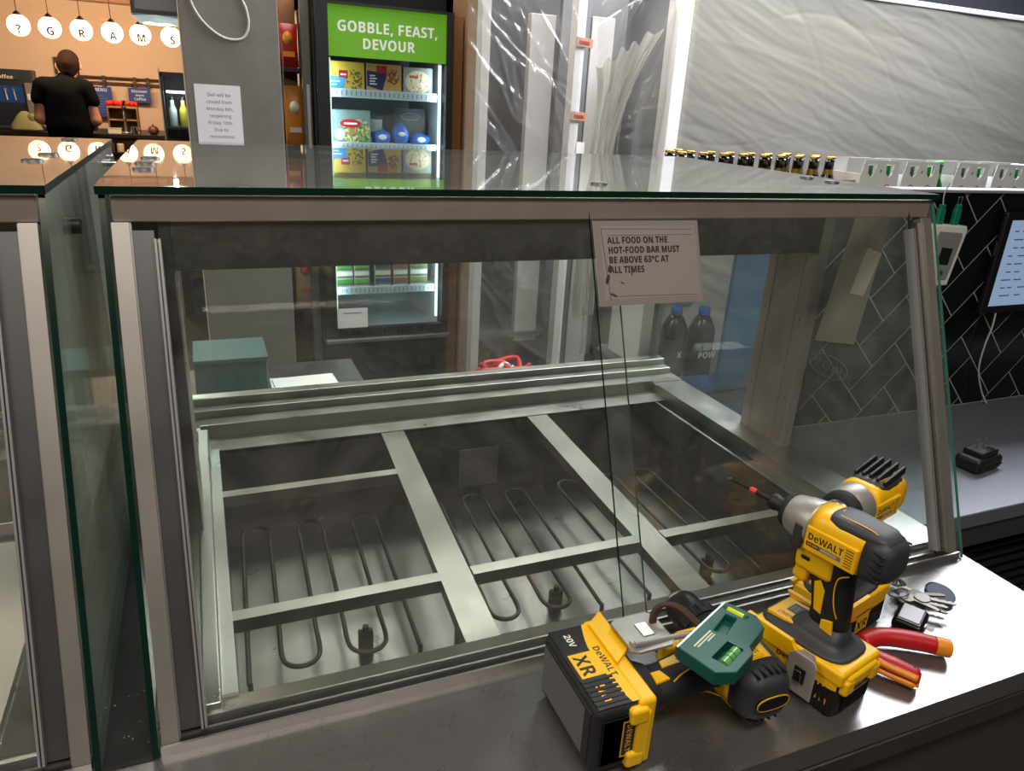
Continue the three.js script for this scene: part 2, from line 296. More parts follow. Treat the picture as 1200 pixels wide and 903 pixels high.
{
  mk('flat_shelf', [rspan(.06, 1.09, -.004, .004, -.47, -.066, .002)], met(std(0xe2ddd5, .5, .05, { map: brushedC })), cabL);
  mk('rear_tray', [rspan(.06, 1.09, -.004, .03, -.70, -.48, .004)], steel, cabL);
  for (const [x, z] of [[1.109, -.451], [1.113, -.54], [1.10, -.845], [.5, -.4]]) mk('pane_cap', [cyl(.0115, .0125, .0022, 24, x, H + .0092, z), cyl(.009, .009, .0008, 20, x, H + .0105, z)], steelGrey, cabL);
  mk('side_knob', [cyl(.009, .009, .012, 20, 1.159, .475, -.34, 0, 0, Math.PI / 2), cyl(.012, .012, .003, 20, 1.154, .475, -.34, 0, 0, Math.PI / 2)], blackM, cabL);
  mk('corner_clip', [rb(.012, .016, .02, .003, 1.155, .505, -.86), cyl(.006, .006, .012, 16, 1.162, .50, -.84, 0, 0, Math.PI / 2)], chrome, cabL);
}
// ---------------------------------------------------------------- food temperature notice stuck on the sloping glass
{
  const tex = canvasTex(1024, 640, (g, w, h) => {
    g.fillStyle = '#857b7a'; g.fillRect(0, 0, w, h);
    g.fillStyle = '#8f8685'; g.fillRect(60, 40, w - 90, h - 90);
    for (let i = 0; i < 260; i++) { g.strokeStyle = `rgba(90,70,66,${rr(.04, .25)})`; g.lineWidth = rr(1, 5); const x = rnd() < .6 ? rr(40, 260) : rr(0, w), y = rr(40, h); g.beginPath(); g.moveTo(x, y); g.lineTo(x + rr(-18, 18), y + rr(-24, 24)); g.stroke(); }
    g.strokeStyle = '#40363a'; g.lineWidth = 4; g.beginPath(); g.moveTo(70, 60); g.lineTo(960, 70); g.moveTo(120, 110); g.lineTo(960, 112); g.moveTo(150, h - 70); g.lineTo(965, h - 58); g.stroke();
    g.lineWidth = 6; g.beginPath(); g.moveTo(70, 60); g.lineTo(110, h - 40); g.stroke();
    g.fillStyle = '#17131a'; g.font = '900 68px sans-serif';
    ['ALL FOOD ON THE', 'HOT-FOOD BAR MUST', 'BE ABOVE 63°C AT', 'ALL TIMES'].forEach((s, i) => g.fillText(s, 120, 172 + i * 74, 800));
    g.fillStyle = 'rgba(40,30,28,.8)'; for (const [x, y, a, b] of [[120, 360, 30, 60], [95, 440, 34, 80], [330, 400, 12, 44], [230, 470, 40, 12], [140, 560, 70, 20]]) { g.beginPath(); g.ellipse(x, y, a / 2, b / 2, .4, 0, 7); g.fill(); }
  });
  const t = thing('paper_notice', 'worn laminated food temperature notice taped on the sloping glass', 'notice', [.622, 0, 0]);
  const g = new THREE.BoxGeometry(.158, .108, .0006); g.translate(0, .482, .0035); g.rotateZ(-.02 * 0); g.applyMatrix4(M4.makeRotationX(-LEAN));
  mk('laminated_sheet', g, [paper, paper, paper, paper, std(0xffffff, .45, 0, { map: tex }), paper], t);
}

// ---------------------------------------------------------------- cordless power tools
function decal(w, h, draw, pw = 512) { return std(0xffffff, .5, 0, { map: canvasTex(pw, Math.round(pw * h / w), draw) }); }
const logoBody = (g, w, h) => {
  g.fillStyle = '#efb906'; g.fillRect(0, 0, w, h); g.fillStyle = '#141414'; g.font = `bold ${h * .42}px sans-serif`;
  g.fillText('DeWALT', w * .04, h * .5, w * .72); g.fillStyle = '#26262a'; g.fillRect(w * .04, h * .6, w * .26, h * .2); g.fillStyle = '#6c6870'; g.fillRect(w * .3, h * .6, w * .44, h * .2);
  g.fillStyle = '#efb906'; g.font = `bold ${h * .13}px sans-serif`; g.fillText('20V MAX', w * .06, h * .745, w * .22); g.fillStyle = '#f0d8a0'; g.fillText('BRUSHLESS', w * .34, h * .745, w * .36);
  g.fillStyle = '#7a5600'; for (let i = 0; i < 7; i++) g.fillRect(w * .8, h * (.1 + i * .12), w * .15, h * .055);
};
const logoPack = (g, w, h) => {
  g.fillStyle = '#16171a'; g.fillRect(0, 0, w, h); g.fillStyle = '#efb906';
  g.beginPath(); g.moveTo(0, 0); g.lineTo(w, 0); g.lineTo(w, h * .22); g.lineTo(w * .78, h * .36); g.lineTo(w * .3, h * .36); g.lineTo(w * .18, h * .3); g.lineTo(0, h * .16); g.fill();
  g.fillRect(w * .34, h * .3, w * .3, h * .62); g.fillStyle = '#17181b'; g.font = `bold ${h * .22}px sans-serif`; g.fillText('DeWALT', w * .3, h * .27, w * .4);
  g.font = `bold ${h * .46}px sans-serif`; g.fillText('XR', w * .37, h * .84, w * .25); g.fillStyle = '#e8e6e0'; g.font = `bold ${h * .22}px sans-serif`; g.fillText('20V', w * .08, h * .72, w * .2); g.fillStyle = '#efb906'; g.font = `bold ${h * .3}px sans-serif`; g.fillText('5Ah', w * .74, h * .76, w * .2);
};
const plateText = (txt, bg, fg, edge) => (g, w, h) => { g.fillStyle = bg; g.fillRect(0, 0, w, h); if (edge) { g.strokeStyle = edge; g.lineWidth = h * .1; g.strokeRect(h * .06, h * .06, w - h * .12, h - h * .12); } g.fillStyle = fg; g.font = `bold ${h * .5}px sans-serif`; g.fillText(txt, w * .1, h * .68, w * .8); };
const D = {
  body: decal(.075, .034, logoBody), pack: decal(.112, .05, logoPack), tag: decal(.05, .02, plateText('DEWALT', '#17181b', '#c9a23a', '#d79f10'), 256),
  panel: decal(.036, .036, (g, w, h) => { g.fillStyle = '#e8b208'; g.fillRect(0, 0, w, h); g.fillStyle = '#202124'; g.fillRect(w * .12, h * .42, w * .5, h * .46); g.fillStyle = '#5a5d63'; for (let i = 0; i < 3; i++) g.fillRect(w * (.16 + i * .15), h * .5, w * .1, h * .3); g.fillStyle = '#1a1a1a'; g.font = `bold ${h * .2}px sans-serif`; g.fillText('DeWALT', w * .14, h * .28, w * .6); }, 256),
};
const side = (m, i, base = blackM) => Array.from({ length: 6 }, (_, k) => k === i ? m : base);
const ringX = (x, ay, bz, cy = 0, e = .62, n = 28) => sq(n, ay, bz, e, (a, b) => [x, cy + a, b]);
function driver(t, kind) {
  const P = 't';
  // battery pack
  const pack = mk('battery_pack', [rb(.118, .05, .076, .007, 0, .025, 0), rb(.1, .004, .062, .0015, 0, .0005, 0)], blackRubber, t);
  const ribs = []; for (let i = 0; i < 6; i++) { ribs.push(rb(.004, .034, .0025, .001, -.05 + i * .006, .02, -.0385), rb(.004, .034, .0025, .001, -.05 + i * .006, .02, .0385)); }
  for (let i = 0; i < 7; i++) ribs.push(rb(.003, .03, .05 - i * .0 + .004, .001, -.0595, .022, 0, 0, 0, 0));
  mk('grip_ribs', ribs, blackM, pack);
  mk('bottom_plate', rb(.09, .0015, .055, .0006, .006, -.001, 0), std(0x595c60, .7), pack);
  mk('pack_label', box(.112, .046, .0012, 0, .026, -.0383), side(D.pack, 5), pack);
  mk('pack_label', box(.112, .046, .0012, 0, .026, .0383), side(D.pack, 4), pack);
  mk('pack_end_label', box(.0012, .016, .044, -.0605, .036, 0), side(D.tag, 1), pack);
  const rail = mk('battery_rail', [rb(.122, .02, .08, .005, 0, .0545, 0), rb(.03, .016, .06, .004, -.05, .05, 0), rb(.02, .02, .018, .004, -.056, .044, -.026), rb(.02, .02, .018, .004, -.056, .044, .026), poly([[-.03, 0], [.03, 0], [.045, .02], [-.015, .02]], .004, .001).translate(.02, .048, -.0425), poly([[-.03, 0], [.03, 0], [.045, .02], [-.015, .02]], .004, .001).translate(.02, .048, .0385)], yellow, t);
  // foot and handle
  const foot = [[.062, .057, .037, .004], [.0665, .057, .037, .004], [.0685, .054, .034, .003], [.0705, .040, .027, -.002], [.076, .029, .021, -.008], [.09, .0235, .018, -.011]].map(([y, a, b, cx]) => sq(28, a, b, .55, (p, q) => [cx + p, y, q]));
  mk('foot', loft(foot), greyPlastic, t);
  mk('display_panel', box(.034, .006, .044, .036, .0705, 0, 0, 0, -.05), side(D.panel, 2, yellow), t);
  const hr = [[.08, .0235, .0175, -.012], [.105, .0225, .0175, -.011], [.125, .0235, .0185, -.008], [.145, .0255, .0185, -.004], [.165, .028, .0195, 0], [.178, .03, .02, 0]].map(([y, a, b, cx]) => sq(24, a, b, .85, (p, q) => [cx + p, y, q]));
  const handle = mk('handle', loft(hr), blackRubber, t);
  for (const s of [-1, 1]) mk('handle_inlay', [poly([[-.012, .0], [-.004, .002], [.002, .035], [-.004, .04], [-.011, .03]], .002, .0006).translate(.004, .105, s > 0 ? .0158 : -.0185), poly([[-.01, 0], [.004, .002], [.004, .012], [-.008, .016]], .002, .0006).translate(-.016, .087, s > 0 ? .0165 : -.0192), tube([[-.03, .168, s * .0185], [-.02, .16, s * .0195], [-.018, .14, s * .0185], [-.022, .12, s * .0178], [-.026, .108, s * .015]], .0008, 24, 6)], yellow, handle);
  mk('neck', [rb(.05, .04, .042, .008, .012, .165, 0), rb(.02, .034, .035, .006, .026, .145, 0, 0, 0, .2)], yellow, t);
  mk('trigger', [rb(.016, .026, .016, .005, .036, .142, 0, 0, 0, -.15)], blackM, t);
  mk('direction_switch', rb(.012, .006, .044, .002, .022, .164, 0), blackM, t);
  // head
  const cy = .196, HS = kind === 'drill' ? .9 : .84, body = mk;
  { const mk = (n, g, m, p, l) => { const q = Array.isArray(g) ? join(g) : g; q.translate(0, -cy, 0).scale(1, HS, HS).translate(0, cy + .003, 0); return body(n, q, m, p, l); };
  mk('motor_housing', loft([ringX(-.05, .026, .026, cy), ringX(-.046, .032, .031, cy), ringX(-.02, .034, .033, cy), ringX(.012, .0345, .034, cy), ringX(.024, .034, .034, cy, .8)]), yellow, t);
  const cap = mk('rear_cap', loft([ringX(-.07, .016, .018, cy + .001), ringX(-.067, .025, .026, cy + .001), ringX(-.058, .032, .0325, cy), ringX(-.040, .0345, .0335, cy)]), kind === 'wrench' ? yellowDeep : greyPlastic, t);
  const slots = []; for (let i = 0; i < 5; i++) for (const s of [-1, 1]) slots.push(rb(.026, .003, .003, .001, -.052, cy - .018 + i * .009, s * (.0325 - Math.abs(i - 2) * .0012), 0, s * .2, 0));
  if (kind !== 'wrench') mk('vent_slots', slots, blackM, cap);
  mk('top_cover', loft([[-.062, .02], [-.05, .026], [-.01, .029], [.004, .026], [.01, .016]].map(([x, b]) => sq(20, b * .42, b, .7, (a, q) => [x, cy + .0265 - (x < -.055 ? .004 : 0) + a, q]))), greyPlastic, t);
  mk('top_line', [tube([[.0, cy + .036, -.014], [-.008, cy + .0372, -.016], [-.045, cy + .036, -.017], [-.052, cy + .031, -.019]], .0008, 20, 6), tube([[.0, cy + .036, -.014], [.001, cy + .037, 0], [.0, cy + .036, .014]], .0008, 12, 6)], yellow, t);
  mk('logo_plate', rb(.062, .036, .006, .0015, -.007, cy - .006, -.0318), yellow, t);
  mk('logo', box(.060, .033, .0012, -.007, cy - .006, -.0352), side(D.body, 5, yellow), t);
  mk('logo', box(.060, .033, .0012, -.007, cy - .006, .0345), side(D.body, 4, yellow), t);
  if (kind === 'impact') {
    mk('gear_case', lathe([[0, 0], [.033, 0], [.034, .006], [.032, .02], [.027, .036], [.022, .042], [0, .042]]).rotateZ(-Math.PI / 2).translate(.022, cy, 0), bodySteel, t);
    for (const z of [-.031, .031]) mk('side_bumper', rb(.012, .036, .006, .002, .034, cy - .012, z), greyPlastic, t);
    mk('nose_ring', lathe([[.016, 0], [.0245, 0], [.0255, .003], [.0245, .007], [.018, .009], [.012, .010]]).rotateZ(-Math.PI / 2).translate(.06, cy, 0), blackRubber, t);
    mk('collet', lathe([[0, 0], [.012, 0], [.0125, .004], [.0105, .006], [.0105, .014], [.0122, .016], [.0122, .022], [.009, .024], [0, .024]], 20).rotateZ(-Math.PI / 2).translate(.067, cy, 0), blackM, t);
    const b = mk('driver_bit', [cyl(.0035, .0035, .03, 6, .104, cy, 0, 0, 0, -Math.PI / 2), cyl(.0022, .0022, .035, 10, .134, cy, 0, 0, 0, -Math.PI / 2)], std(0x2a2624, .4, .7), t);
    mk('bit_band', cyl(.0046, .0046, .009, 12, .117, cy, 0, 0, 0, -Math.PI / 2), std(0xd0331c, .5), b);
    mk('bit_tip', cyl(.0015, .0024, .006, 8, .154, cy, 0, 0, 0, -Math.PI / 2), chrome, b);
    const hk = body('belt_hook', poly([[0, 0], [.03, 0], [.034, .006], [.034, .046], [.028, .052], [.004, .052], [0, .046]], .0018, .0005).translate(-.034, .012, -.049), std(0xb0aca4, .4, .35), t);
    body('hook_slot', [rb(.014, .02, .0014, .0006, -.017, .038, -.0502)], blackM, hk);
    body('hook_tongue', [rb(.009, .014, .003, .001, -.016, .037, -.052, .2, 0, -.2)], chrome, hk);
    body('hook_stem', [rb(.018, .008, .012, .002, -.017, .06, -.042)], bodySteel, hk);
  } else if (kind === 'wrench') {
    mk('gear_case', lathe([[0, 0], [.034, 0], [.036, .006], [.035, .022], [.031, .032], [.028, .036], [0, .036]]).rotateZ(-Math.PI / 2).translate(.02, cy, 0), bodySteel, t);
    mk('nose_ring', lathe([[.02, 0], [.031, 0], [.032, .004], [.031, .014], [.024, .017], [.02, .017]]).rotateZ(-Math.PI / 2).translate(.05, cy, 0), blackRubber, t);
    mk('output_collar', [lathe([[0, 0], [.021, 0], [.021, .012], [.012, .014], [0, .014]]).rotateZ(-Math.PI / 2).translate(.058, cy, 0)], steel, t);
    for (let i = 0; i < 5; i++) mk('cooling_fin', rb(.052, .013, .0055, .002, -.026, cy + .044 - Math.abs(i - 2) * .0015, -.024 + i * .012, 0, 0, -.26), blackM, t);
    const hk = body('belt_hook', [poly([[0, 0], [.028, 0], [.028, .05], [.0, .056]], .0018, .0004).translate(-.085, .06, -.03), rb(.03, .012, .012, .002, -.06, .066, -.03)], chrome, t);
    body('hook_slot', rb(.01, .026, .0026, .0006, -.071, .088, -.029), blackM, hk);
  } else {
    mk('gear_case', lathe([[0, 0], [.033, 0], [.033, .008], [.029, .016], [.027, .03], [0, .03]]).rotateZ(-Math.PI / 2).translate(.022, cy, 0), blackRubber, t);
    mk('torque_ring', (() => { const l = [cyl(.028, .03, .016, 28, .054, cy, 0, 0, 0, -Math.PI / 2)]; for (let i = 0; i < 18; i++) { const a = i * Math.PI / 9; l.push(rb(.014, .004, .004, .001, .054, cy + .0285 * Math.cos(a), .0285 * Math.sin(a), -a, 0, 0)); } return l; })(), blackM, t);
    mk('chuck', lathe([[0, 0], [.022, 0], [.0235, .004], [.0235, .026], [.021, .032], [.016, .036], [.006, .037], [0, .035]]).rotateZ(-Math.PI / 2).translate(.063, cy, 0), std(0x26282b, .35, .3), t);
    mk('chuck_nose', lathe([[.006, 0], [.0165, 0], [.0145, .006], [.01, .009], [.005, .009]]).rotateZ(-Math.PI / 2).translate(.098, cy, 0), steelDull, t);
    mk('rear_badge', poly(sq(32, .022, .009, .8, (a, b) => [b, a]), .002, .0006).rotateY(-Math.PI / 2).translate(-.0695, cy, 0), blackGloss, t);
    mk('badge_rim', tube(sq(32, .022, .009, .8, (a, b) => [-.0715, cy + a, b]), .0009, 64, 6, true), yellowDeep, t);
    const hk = body('belt_hook', [poly([[0, .006], [.006, 0], [.048, 0], [.052, .006], [.052, .044], [.046, .05], [.006, .05], [0, .044]], .002, .0005).translate(-.012, .066, -.05), cyl(.006, .006, .012, 8, .012, .076, -.044, Math.PI / 2)], bodySteel, t);
    body('hook_slot', [rb(.02, .014, .0026, .0008, .016, .094, -.0505)], steelLight, hk);
    body('hook_screw', [cyl(.005, .005, .005, 10, .0, .072, -.053, Math.PI / 2), rod([-.004, .07, -.054], [-.002, .152, -.047], .0032)], bodySteel, hk);
  }
  }
  return t;
}
const imp = driver(thing('impact_driver', 'yellow impact driver standing upright with a thin bit pointing at the glass', 'power tool', [.722, .0, .122], 1.806), 'impact');
const wre = driver(thing('impact_wrench', 'yellow power tool with black cooling fins standing behind the impact driver', 'power tool', [.838, .0, .050], Math.PI + .26), 'wrench'); wre.scale.setScalar(.94);
const dri = driver(thing('cordless_drill', 'yellow and black cordless drill lying on its side with large battery', 'power tool', [.400, .0468, .106], 0), 'drill');
dri.scale.setScalar(1.06); dri.quaternion.setFromRotationMatrix(new THREE.Matrix4().makeBasis(new THREE.Vector3(0, 0, -1), new THREE.Vector3(1, 0, 0), new THREE.Vector3(0, -1, 0)));
// small green spirit level lying on the drill
{
  const green = std(0x0d5148, .45), t = thing('spirit_level', 'small dark green spirit level resting on top of the lying drill', 'level', [.515, .0925, .132], .447);
  t.rotation.x = 0;
  const s = new THREE.Shape([[0, 0], [.107, 0], [.109, -.035], [.096, -.05], [.056, -.052], [.047, -.06], [.01, -.06], [-.006, -.045]].map(p => new THREE.Vector2(...p)));
  const hole = (p) => s.holes.push(new THREE.Path(p.map(q => new THREE.Vector2(...q))));
  hole([[.050, -.012], [.054, -.027], [.090, -.023], [.088, -.008]]); hole([[.010, -.032], [.046, -.032], [.046, -.051], [.010, -.051]]); hole([[.094, -.006], [.103, -.006], [.103, -.026], [.094, -.026]]);
  const g = new THREE.ExtrudeGeometry(s, { depth: .014, bevelEnabled: true, bevelSize: .0012, bevelThickness: .0012, bevelSegments: 2 }).rotateX(-Math.PI / 2);
  mk('body', g, green, t);
  mk('inner_web', [span(.05, .09, .001, .006, .01, .028), span(.012, .046, .001, .004, .034, .052)], green, t);
  mk('magnet_edge', rspan(-.001, .108, .001, .0145, -.0035, -.0005, .0006), steelLight, t);
  const vial = std(0xb9d21a, .15, 0, { emissive: 0x2a3000 });
  const v1 = mk('vial', cyl(.0045, .0045, .022, 16, .0985, .0125, .016, Math.PI / 2), vial, t); mk('vial_cap', [cyl(.0052, .0052, .004, 16, .0985, .0125, .004, Math.PI / 2), cyl(.0052, .0052, .004, 16, .0985, .0125, .028, Math.PI / 2)], green, v1);
  const v2 = mk('vial', cyl(.006, .006, .03, 16, .029, .010, .044, 0, 0, Math.PI / 2), std(0x5fa05a, .12), t); mk('vial_mark', [cyl(.0062, .0062, .001, 16, .025, .010, .044, 0, 0, Math.PI / 2), cyl(.0062, .0062, .001, 16, .033, .010, .044, 0, 0, Math.PI / 2)], blackM, v2);
  mk('print', [span(.012, .048, .0152, .0156, .010, .0118), span(.014, .046, .0152, .0156, .0135, .015), span(.03, .046, .0152, .0156, .0165, .018)], std(0xd8d4c0, .6), t);
}
{
  const t = thing('leather_strap', 'brown leather loop standing up between the drill handle and spirit level', 'strap', [.55, .0895, .09]);
  const r = (o) => tube([[-.035 + o, -.012, .0], [-.036 + o, .014, -.01], [-.028 + o, .028, -.012], [-.012 + o, .029, -.006], [.004 + o, .018, .012], [.012 + o, .004, .03], [.014 + o, -.001, .045]], .0028, 40, 8);
  mk('loop', [r(0), r(.004)], std(0x3c241a, .7), t);
}
// pliers
{
  const t = thing('pliers', 'red and yellow insulated pliers lying open beside the impact driver', 'pliers', [.86, 0, .14]);
  const red = std(0xb3121b, .4), orange = std(0xe38a0c, .42), o = (p) => [p[0] - .86, p[1], p[2] - .14];
  const grip = (pts, rad, flat) => { const c = new THREE.CatmullRomCurve3(pts.map(p => V(o(p)))), rings = []; const n = 26; for (let i = 0; i <= n; i++) { const u = i / n, p = c.getPoint(u), d = c.getTangent(u), s = new THREE.Vector3(0, 1, 0).cross(d).normalize(), up = d.clone().cross(s), r = rad(u); rings.push(sq(16, r, r * flat, .9, (a, b) => [p.x + s.x * a + up.x * b, p.y + s.y * a + up.y * b, p.z + s.z * a + up.z * b])); } return loft(rings); };
  const r1 = (u) => u > .97 ? .007 : u > .93 ? .0115 : .0132 - .003 * Math.abs(u - .6);
  const a = [[.818, .016, .112], [.85, .017, .113], [.885, .016, .130], [.915, .014, .150]], b = [[.806, .015, .118], [.812, .017, .142], [.824, .016, .162], [.840, .013, .183]];
  const h1 = mk('grip', grip(a, r1, .85), red, t); mk('grip_tip', grip([[.909, .0145, .146], [.917, .014, .152], [.925, .013, .1575]], u => u > .9 ? .007 : .0122, .9), orange, h1);
  const h2 = mk('grip', grip(b, r1, .8), red, t); mk('grip_stripe', [grip(b.map(p => [p[0] - .0075, p[1] + .004, p[2] + .002]), u => .0062, .7), grip(b.map(p => [p[0] - .002, p[1] - .006, p[2] + .002]), u => .0118 * (u > .95 ? .6 : 1), .5)], orange, h2); mk('hang_hole', T(new THREE.TorusGeometry(.0035, .0016, 8, 16), -.024, .0225, .031, Math.PI / 2), blackM, h2);
  mk('jaw', [poly([[-.008, 0], [.008, 0], [.003, .034], [-.003, .034]], .011, .001).rotateX(-Math.PI / 2).rotateY(.75).translate(-.044, .009, -.025), cyl(.010, .010, .014, 20, -.046, .014, -.028)], bodySteel, t);
}
// keys
{
  const t = thing('key_bunch', 'bunch of metal keys with black car fob and blue disc beside the pliers', 'keys', [.96, 0, .08]);
  const o = (x, y, z) => [x - .96, y, z - .08];
  const [fx, fy, fz] = o(.928, .010, .094);
  const fob = mk('car_fob', T(rb(.05, .017, .038, .006), fx, fy, fz, 0, .5, .0), blackGloss, t); mk('fob_top', T(rb(.04, .003, .028, .0014), fx + .001, fy + .008, fz - .001, 0, .5, 0), std(0x1e2024, .28), fob);
  mk('fob_badge', T(rb(.010, .008, .002, .0006), fx + .004, fy, fz + .0195, 0, .5, 0), std(0xa97f6a, .3, .7), fob);
  const chrome = std(0x77756f, .42, .7), brass = std(0x5f584c, .42, .7), key = (x, z, y, a, m) => { const k = mk('key', [T(poly(sq(20, .011, .0095, .8, (p, q) => [p, q]), .0018, .0003), x - .96, y, z - .08, Math.PI / 2, 0, 0)].map(g => g), m, t); const bl = mk('blade', T(poly([[0, -.003], [.03, -.003], [.033, 0], [.03, .002], [.026, .004], [.022, .002], [.018, .004], [.013, .002], [.009, .004], [0, .003]], .0018, .0002).rotateX(-Math.PI / 2), x - .96 + .009 * Math.cos(a), y - .001, z - .08 - .009 * Math.sin(a), 0, a, 0), m, k); return k; };
  key(.965, .055, .006, -.55, brass); key(.972, .064, .010, -.75, chrome); key(.962, .070, .013, -.95, brass); key(.98, .058, .014, -.4, brass); key(.958, .062, .017, -1.15, chrome); key(.975, .072, .019, -.7, chrome);
  mk('key_ring', [T(new THREE.TorusGeometry(.013, .0011, 8, 32), .955 - .96, .016, .05 - .08, 1.2, .2, 0), T(new THREE.TorusGeometry(.009, .001, 8, 28), .972 - .96, .016, .092 - .08, 1.3, 0, 0)], chrome, t);
  const ch = []; for (let i = 0; i < 6; i++) ch.push(T(new THREE.TorusGeometry(.005, .0012, 6, 16), ...o(.975 - i * .001, .008 + i * .003, .02 + i * .004), i % 2 ? 1.4 : .3, i * .4, 0)); mk('chain', ch, chrome, t);
  const disc = mk('disc_fob', cyl(.020, .020, .005, 32, ...o(1.022, .008, .064), .18, 0, .1), std(0x39475c, .45), t); mk('disc_rim', T(new THREE.TorusGeometry(.0195, .0012, 8, 32), ...o(1.022, .0105, .064), Math.PI / 2 + .18, .0, 0), std(0x232c3a, .5), disc);
  mk('tag', [T(rb(.012, .002, .026, .0008), ...o(.985, .006, .03), 0, .3, 0)], std(0xd0cfb4, .5), t); mk('tag', [T(rb(.018, .004, .012, .001), ...o(.972, .008, .042), 0, .1, 0)], std(0x4a3f73, .5), t);
}

// ---------------------------------------------------------------- side counter, tiled partition and what hangs on it
{
  const t = thing('side_counter', 'brushed steel side counter with black louvred front before the tiled wall', 'counter');
  mk('worktop', rspan(1.172, 3.2, -.03, 0, -.49, -.094, .003), met(std(0xb4b8c4, .6, .45, { map: scratch, roughnessMap: scratchR })), t);
  mk('apron', span(1.176, 3.2, -.075, -.031, -.47, -.1), steelGrey, t);
  mk('cabinet_body', span(1.176, 3.2, FLOOR, -.077, -.47, -.15), blackM, t);
  for (let i = 0; i < 9; i++) mk('louvre', span(1.19, 2.6, -.12 - i * .022, -.114 - i * .022, -.152, -.128), std(0x2a2a2b, .5, .4), t);
  mk('latch', rb(.03, .006, .004, .001, 1.36, -.118, -.126), steelDull, t);
}
const wm = setting('wall_middle');
{
  const X0 = 1.157, X1 = 2.75, YT = .506, zF = -.494;
  mk('grout', span(X0, X1 + .4, FLOOR, YT, -.525, zF), std(0xa5a59b, .9), wm);
  mk('ledge_trim', rspan(X0, X1 + .4, YT, YT + .007, -.53, zF + .008, .002), std(0xa3a5ab, .5), wm);
  mk('end_trim', span(X0 - .004, X0 + .003, -.02, YT, -.512, zF + .006), std(0x9c9a92, .5), wm);
  const mats = [std(0x0b1512, .16), std(0x0d1815, .2), std(0x08110f, .14)];
  const w = .0752, c45 = Math.SQRT1_2, gap = .0021, clip = (P, f) => { const o = []; for (let i = 0; i < P.length; i++) { const a = P[i], b = P[(i + 1) % P.length], fa = f(a), fb = f(b); if (fa >= 0) o.push(a); if (fa * fb < 0) { const k = fa / (fa - fb); o.push([a[0] + k * (b[0] - a[0]), a[1] + k * (b[1] - a[1])]); } } return o; };
  for (let i = -40; i < 40; i++) for (let j = -40; j < 40; j++) {
    const d = ((i - j) % 4 + 4) % 4; if (d !== 0 && d !== 3) continue;
    const ww = d === 0 ? 2 : 1, hh = d === 0 ? 1 : 2;
    let P = [[i, j], [i + ww, j], [i + ww, j + hh], [i, j + hh]].map(([a, b], k) => { const u = a * w + (k === 0 || k === 3 ? gap : -gap), v = b * w + (k < 2 ? gap : -gap); return [1.451 + (u - v) * c45, .337 + (u + v) * c45]; });
    P = clip(P, p => p[0] - X0 - .003); if (P.length > 2) P = clip(P, p => X1 - p[0]); if (P.length > 2) P = clip(P, p => p[1] - .0005); if (P.length > 2) P = clip(P, p => YT - .001 - p[1]);
    if (P.length < 3) continue; let A = 0; for (let k = 0; k < P.length; k++) { const a = P[k], b = P[(k + 1) % P.length]; A += a[0] * b[1] - a[1] * b[0]; } if (Math.abs(A) < 2e-4) continue;
    mk('tile', poly(P, .0012, .0004).translate(0, 0, zF - .0005), mats[Math.floor(rnd() * 3)], wm);
  }
}
{
  const t = thing('food_thermometer', 'white handheld food thermometer with green plugs hanging on the tiled wall', 'thermometer', [1.535, .315, -.4875]);
  const out = (k) => [[.0 + k, .0 + k], [.045 - k * .7, .0 + k], [.064 - k, .115 - k], [.06 - k, .122 - k], [-.03 + k, .126 - k], [-.032 + k, .118 - k]];
  mk('case', poly(out(0), .02, .003), white, t);
  const f = mk('face', poly(out(.012), .002, .001).translate(0, 0, .022), std(0x8b8c8a, .5), t);
  mk('screen', rb(.034, .036, .002, .001, .014, .062, .025, 0, 0, -.1), std(0x1c2320, .25), f); mk('button', cyl(.006, .006, .003, 16, .014, .026, .025, Math.PI / 2), std(0x4a4a48, .5), f);
  const gr = std(0x0e7a5c, .5);
  for (const [x, s] of [[-.012, 1], [.036, 0]]) { const p = mk('plug', [rb(.018, .034, .011, .003, x, .143, .01), rb(.013, .012, .009, .002, x, .163, .01)], gr, t); if (!s) mk('pins', [rb(.003, .016, .002, .0006, x - .005, .176, .01), rb(.003, .016, .002, .0006, x + .005, .176, .01)], steelLight, p); }
  mk('probe_wire', tube([[-.012, .168, .01], [-.013, .19, .008], [-.006, .212, .009]], .0014, 20, 6), std(0xa8a8a6, .5), t);
}
{
  const t = thing('tablet', 'dark framed tablet with pale blue screen mounted on the tiled wall', 'tablet', [1.73, .236, -.4875]);
  mk('case', rspan(0, .34, 0, .232, 0, .014, .005), blackM, t);
  const tex = canvasTex(512, 340, (g, w, h) => { g.fillStyle = '#a9c3e6'; g.fillRect(0, 0, w, h); g.fillStyle = '#49587a'; for (let r = 0; r < 9; r++) { let x = 30 + (r % 3) * 8; while (x < w - 60) { const l = rr(14, 60); g.fillRect(x, 40 + r * 32, l, 5); x += l + rr(8, 40); } } });
  mk('screen', span(.018, .322, .018, .214, .0135, .0148), Array.from({ length: 6 }, (_, k) => k === 4 ? std(0x223044, .3, 0, { emissive: 0xffffff, emissiveIntensity: .55, emissiveMap: tex }) : blackM), t);
  mk('side_button', rb(.004, .03, .005, .001, -.001, .15, .007), steelDull, t);
  const c = thing('charging_cable', 'thin white charging cable hanging below the tablet down the tiles', 'cable', [1.79, .003, -.48]);
  mk('cable', tube([[.0, .232, .002], [-.004, .20, .006], [-.008, .15, .004], [.0, .09, .002], [.03, .03, .006], [.05, .002, .012]], .0022, 40, 8), std(0xb9b9b4, .5), c);
}
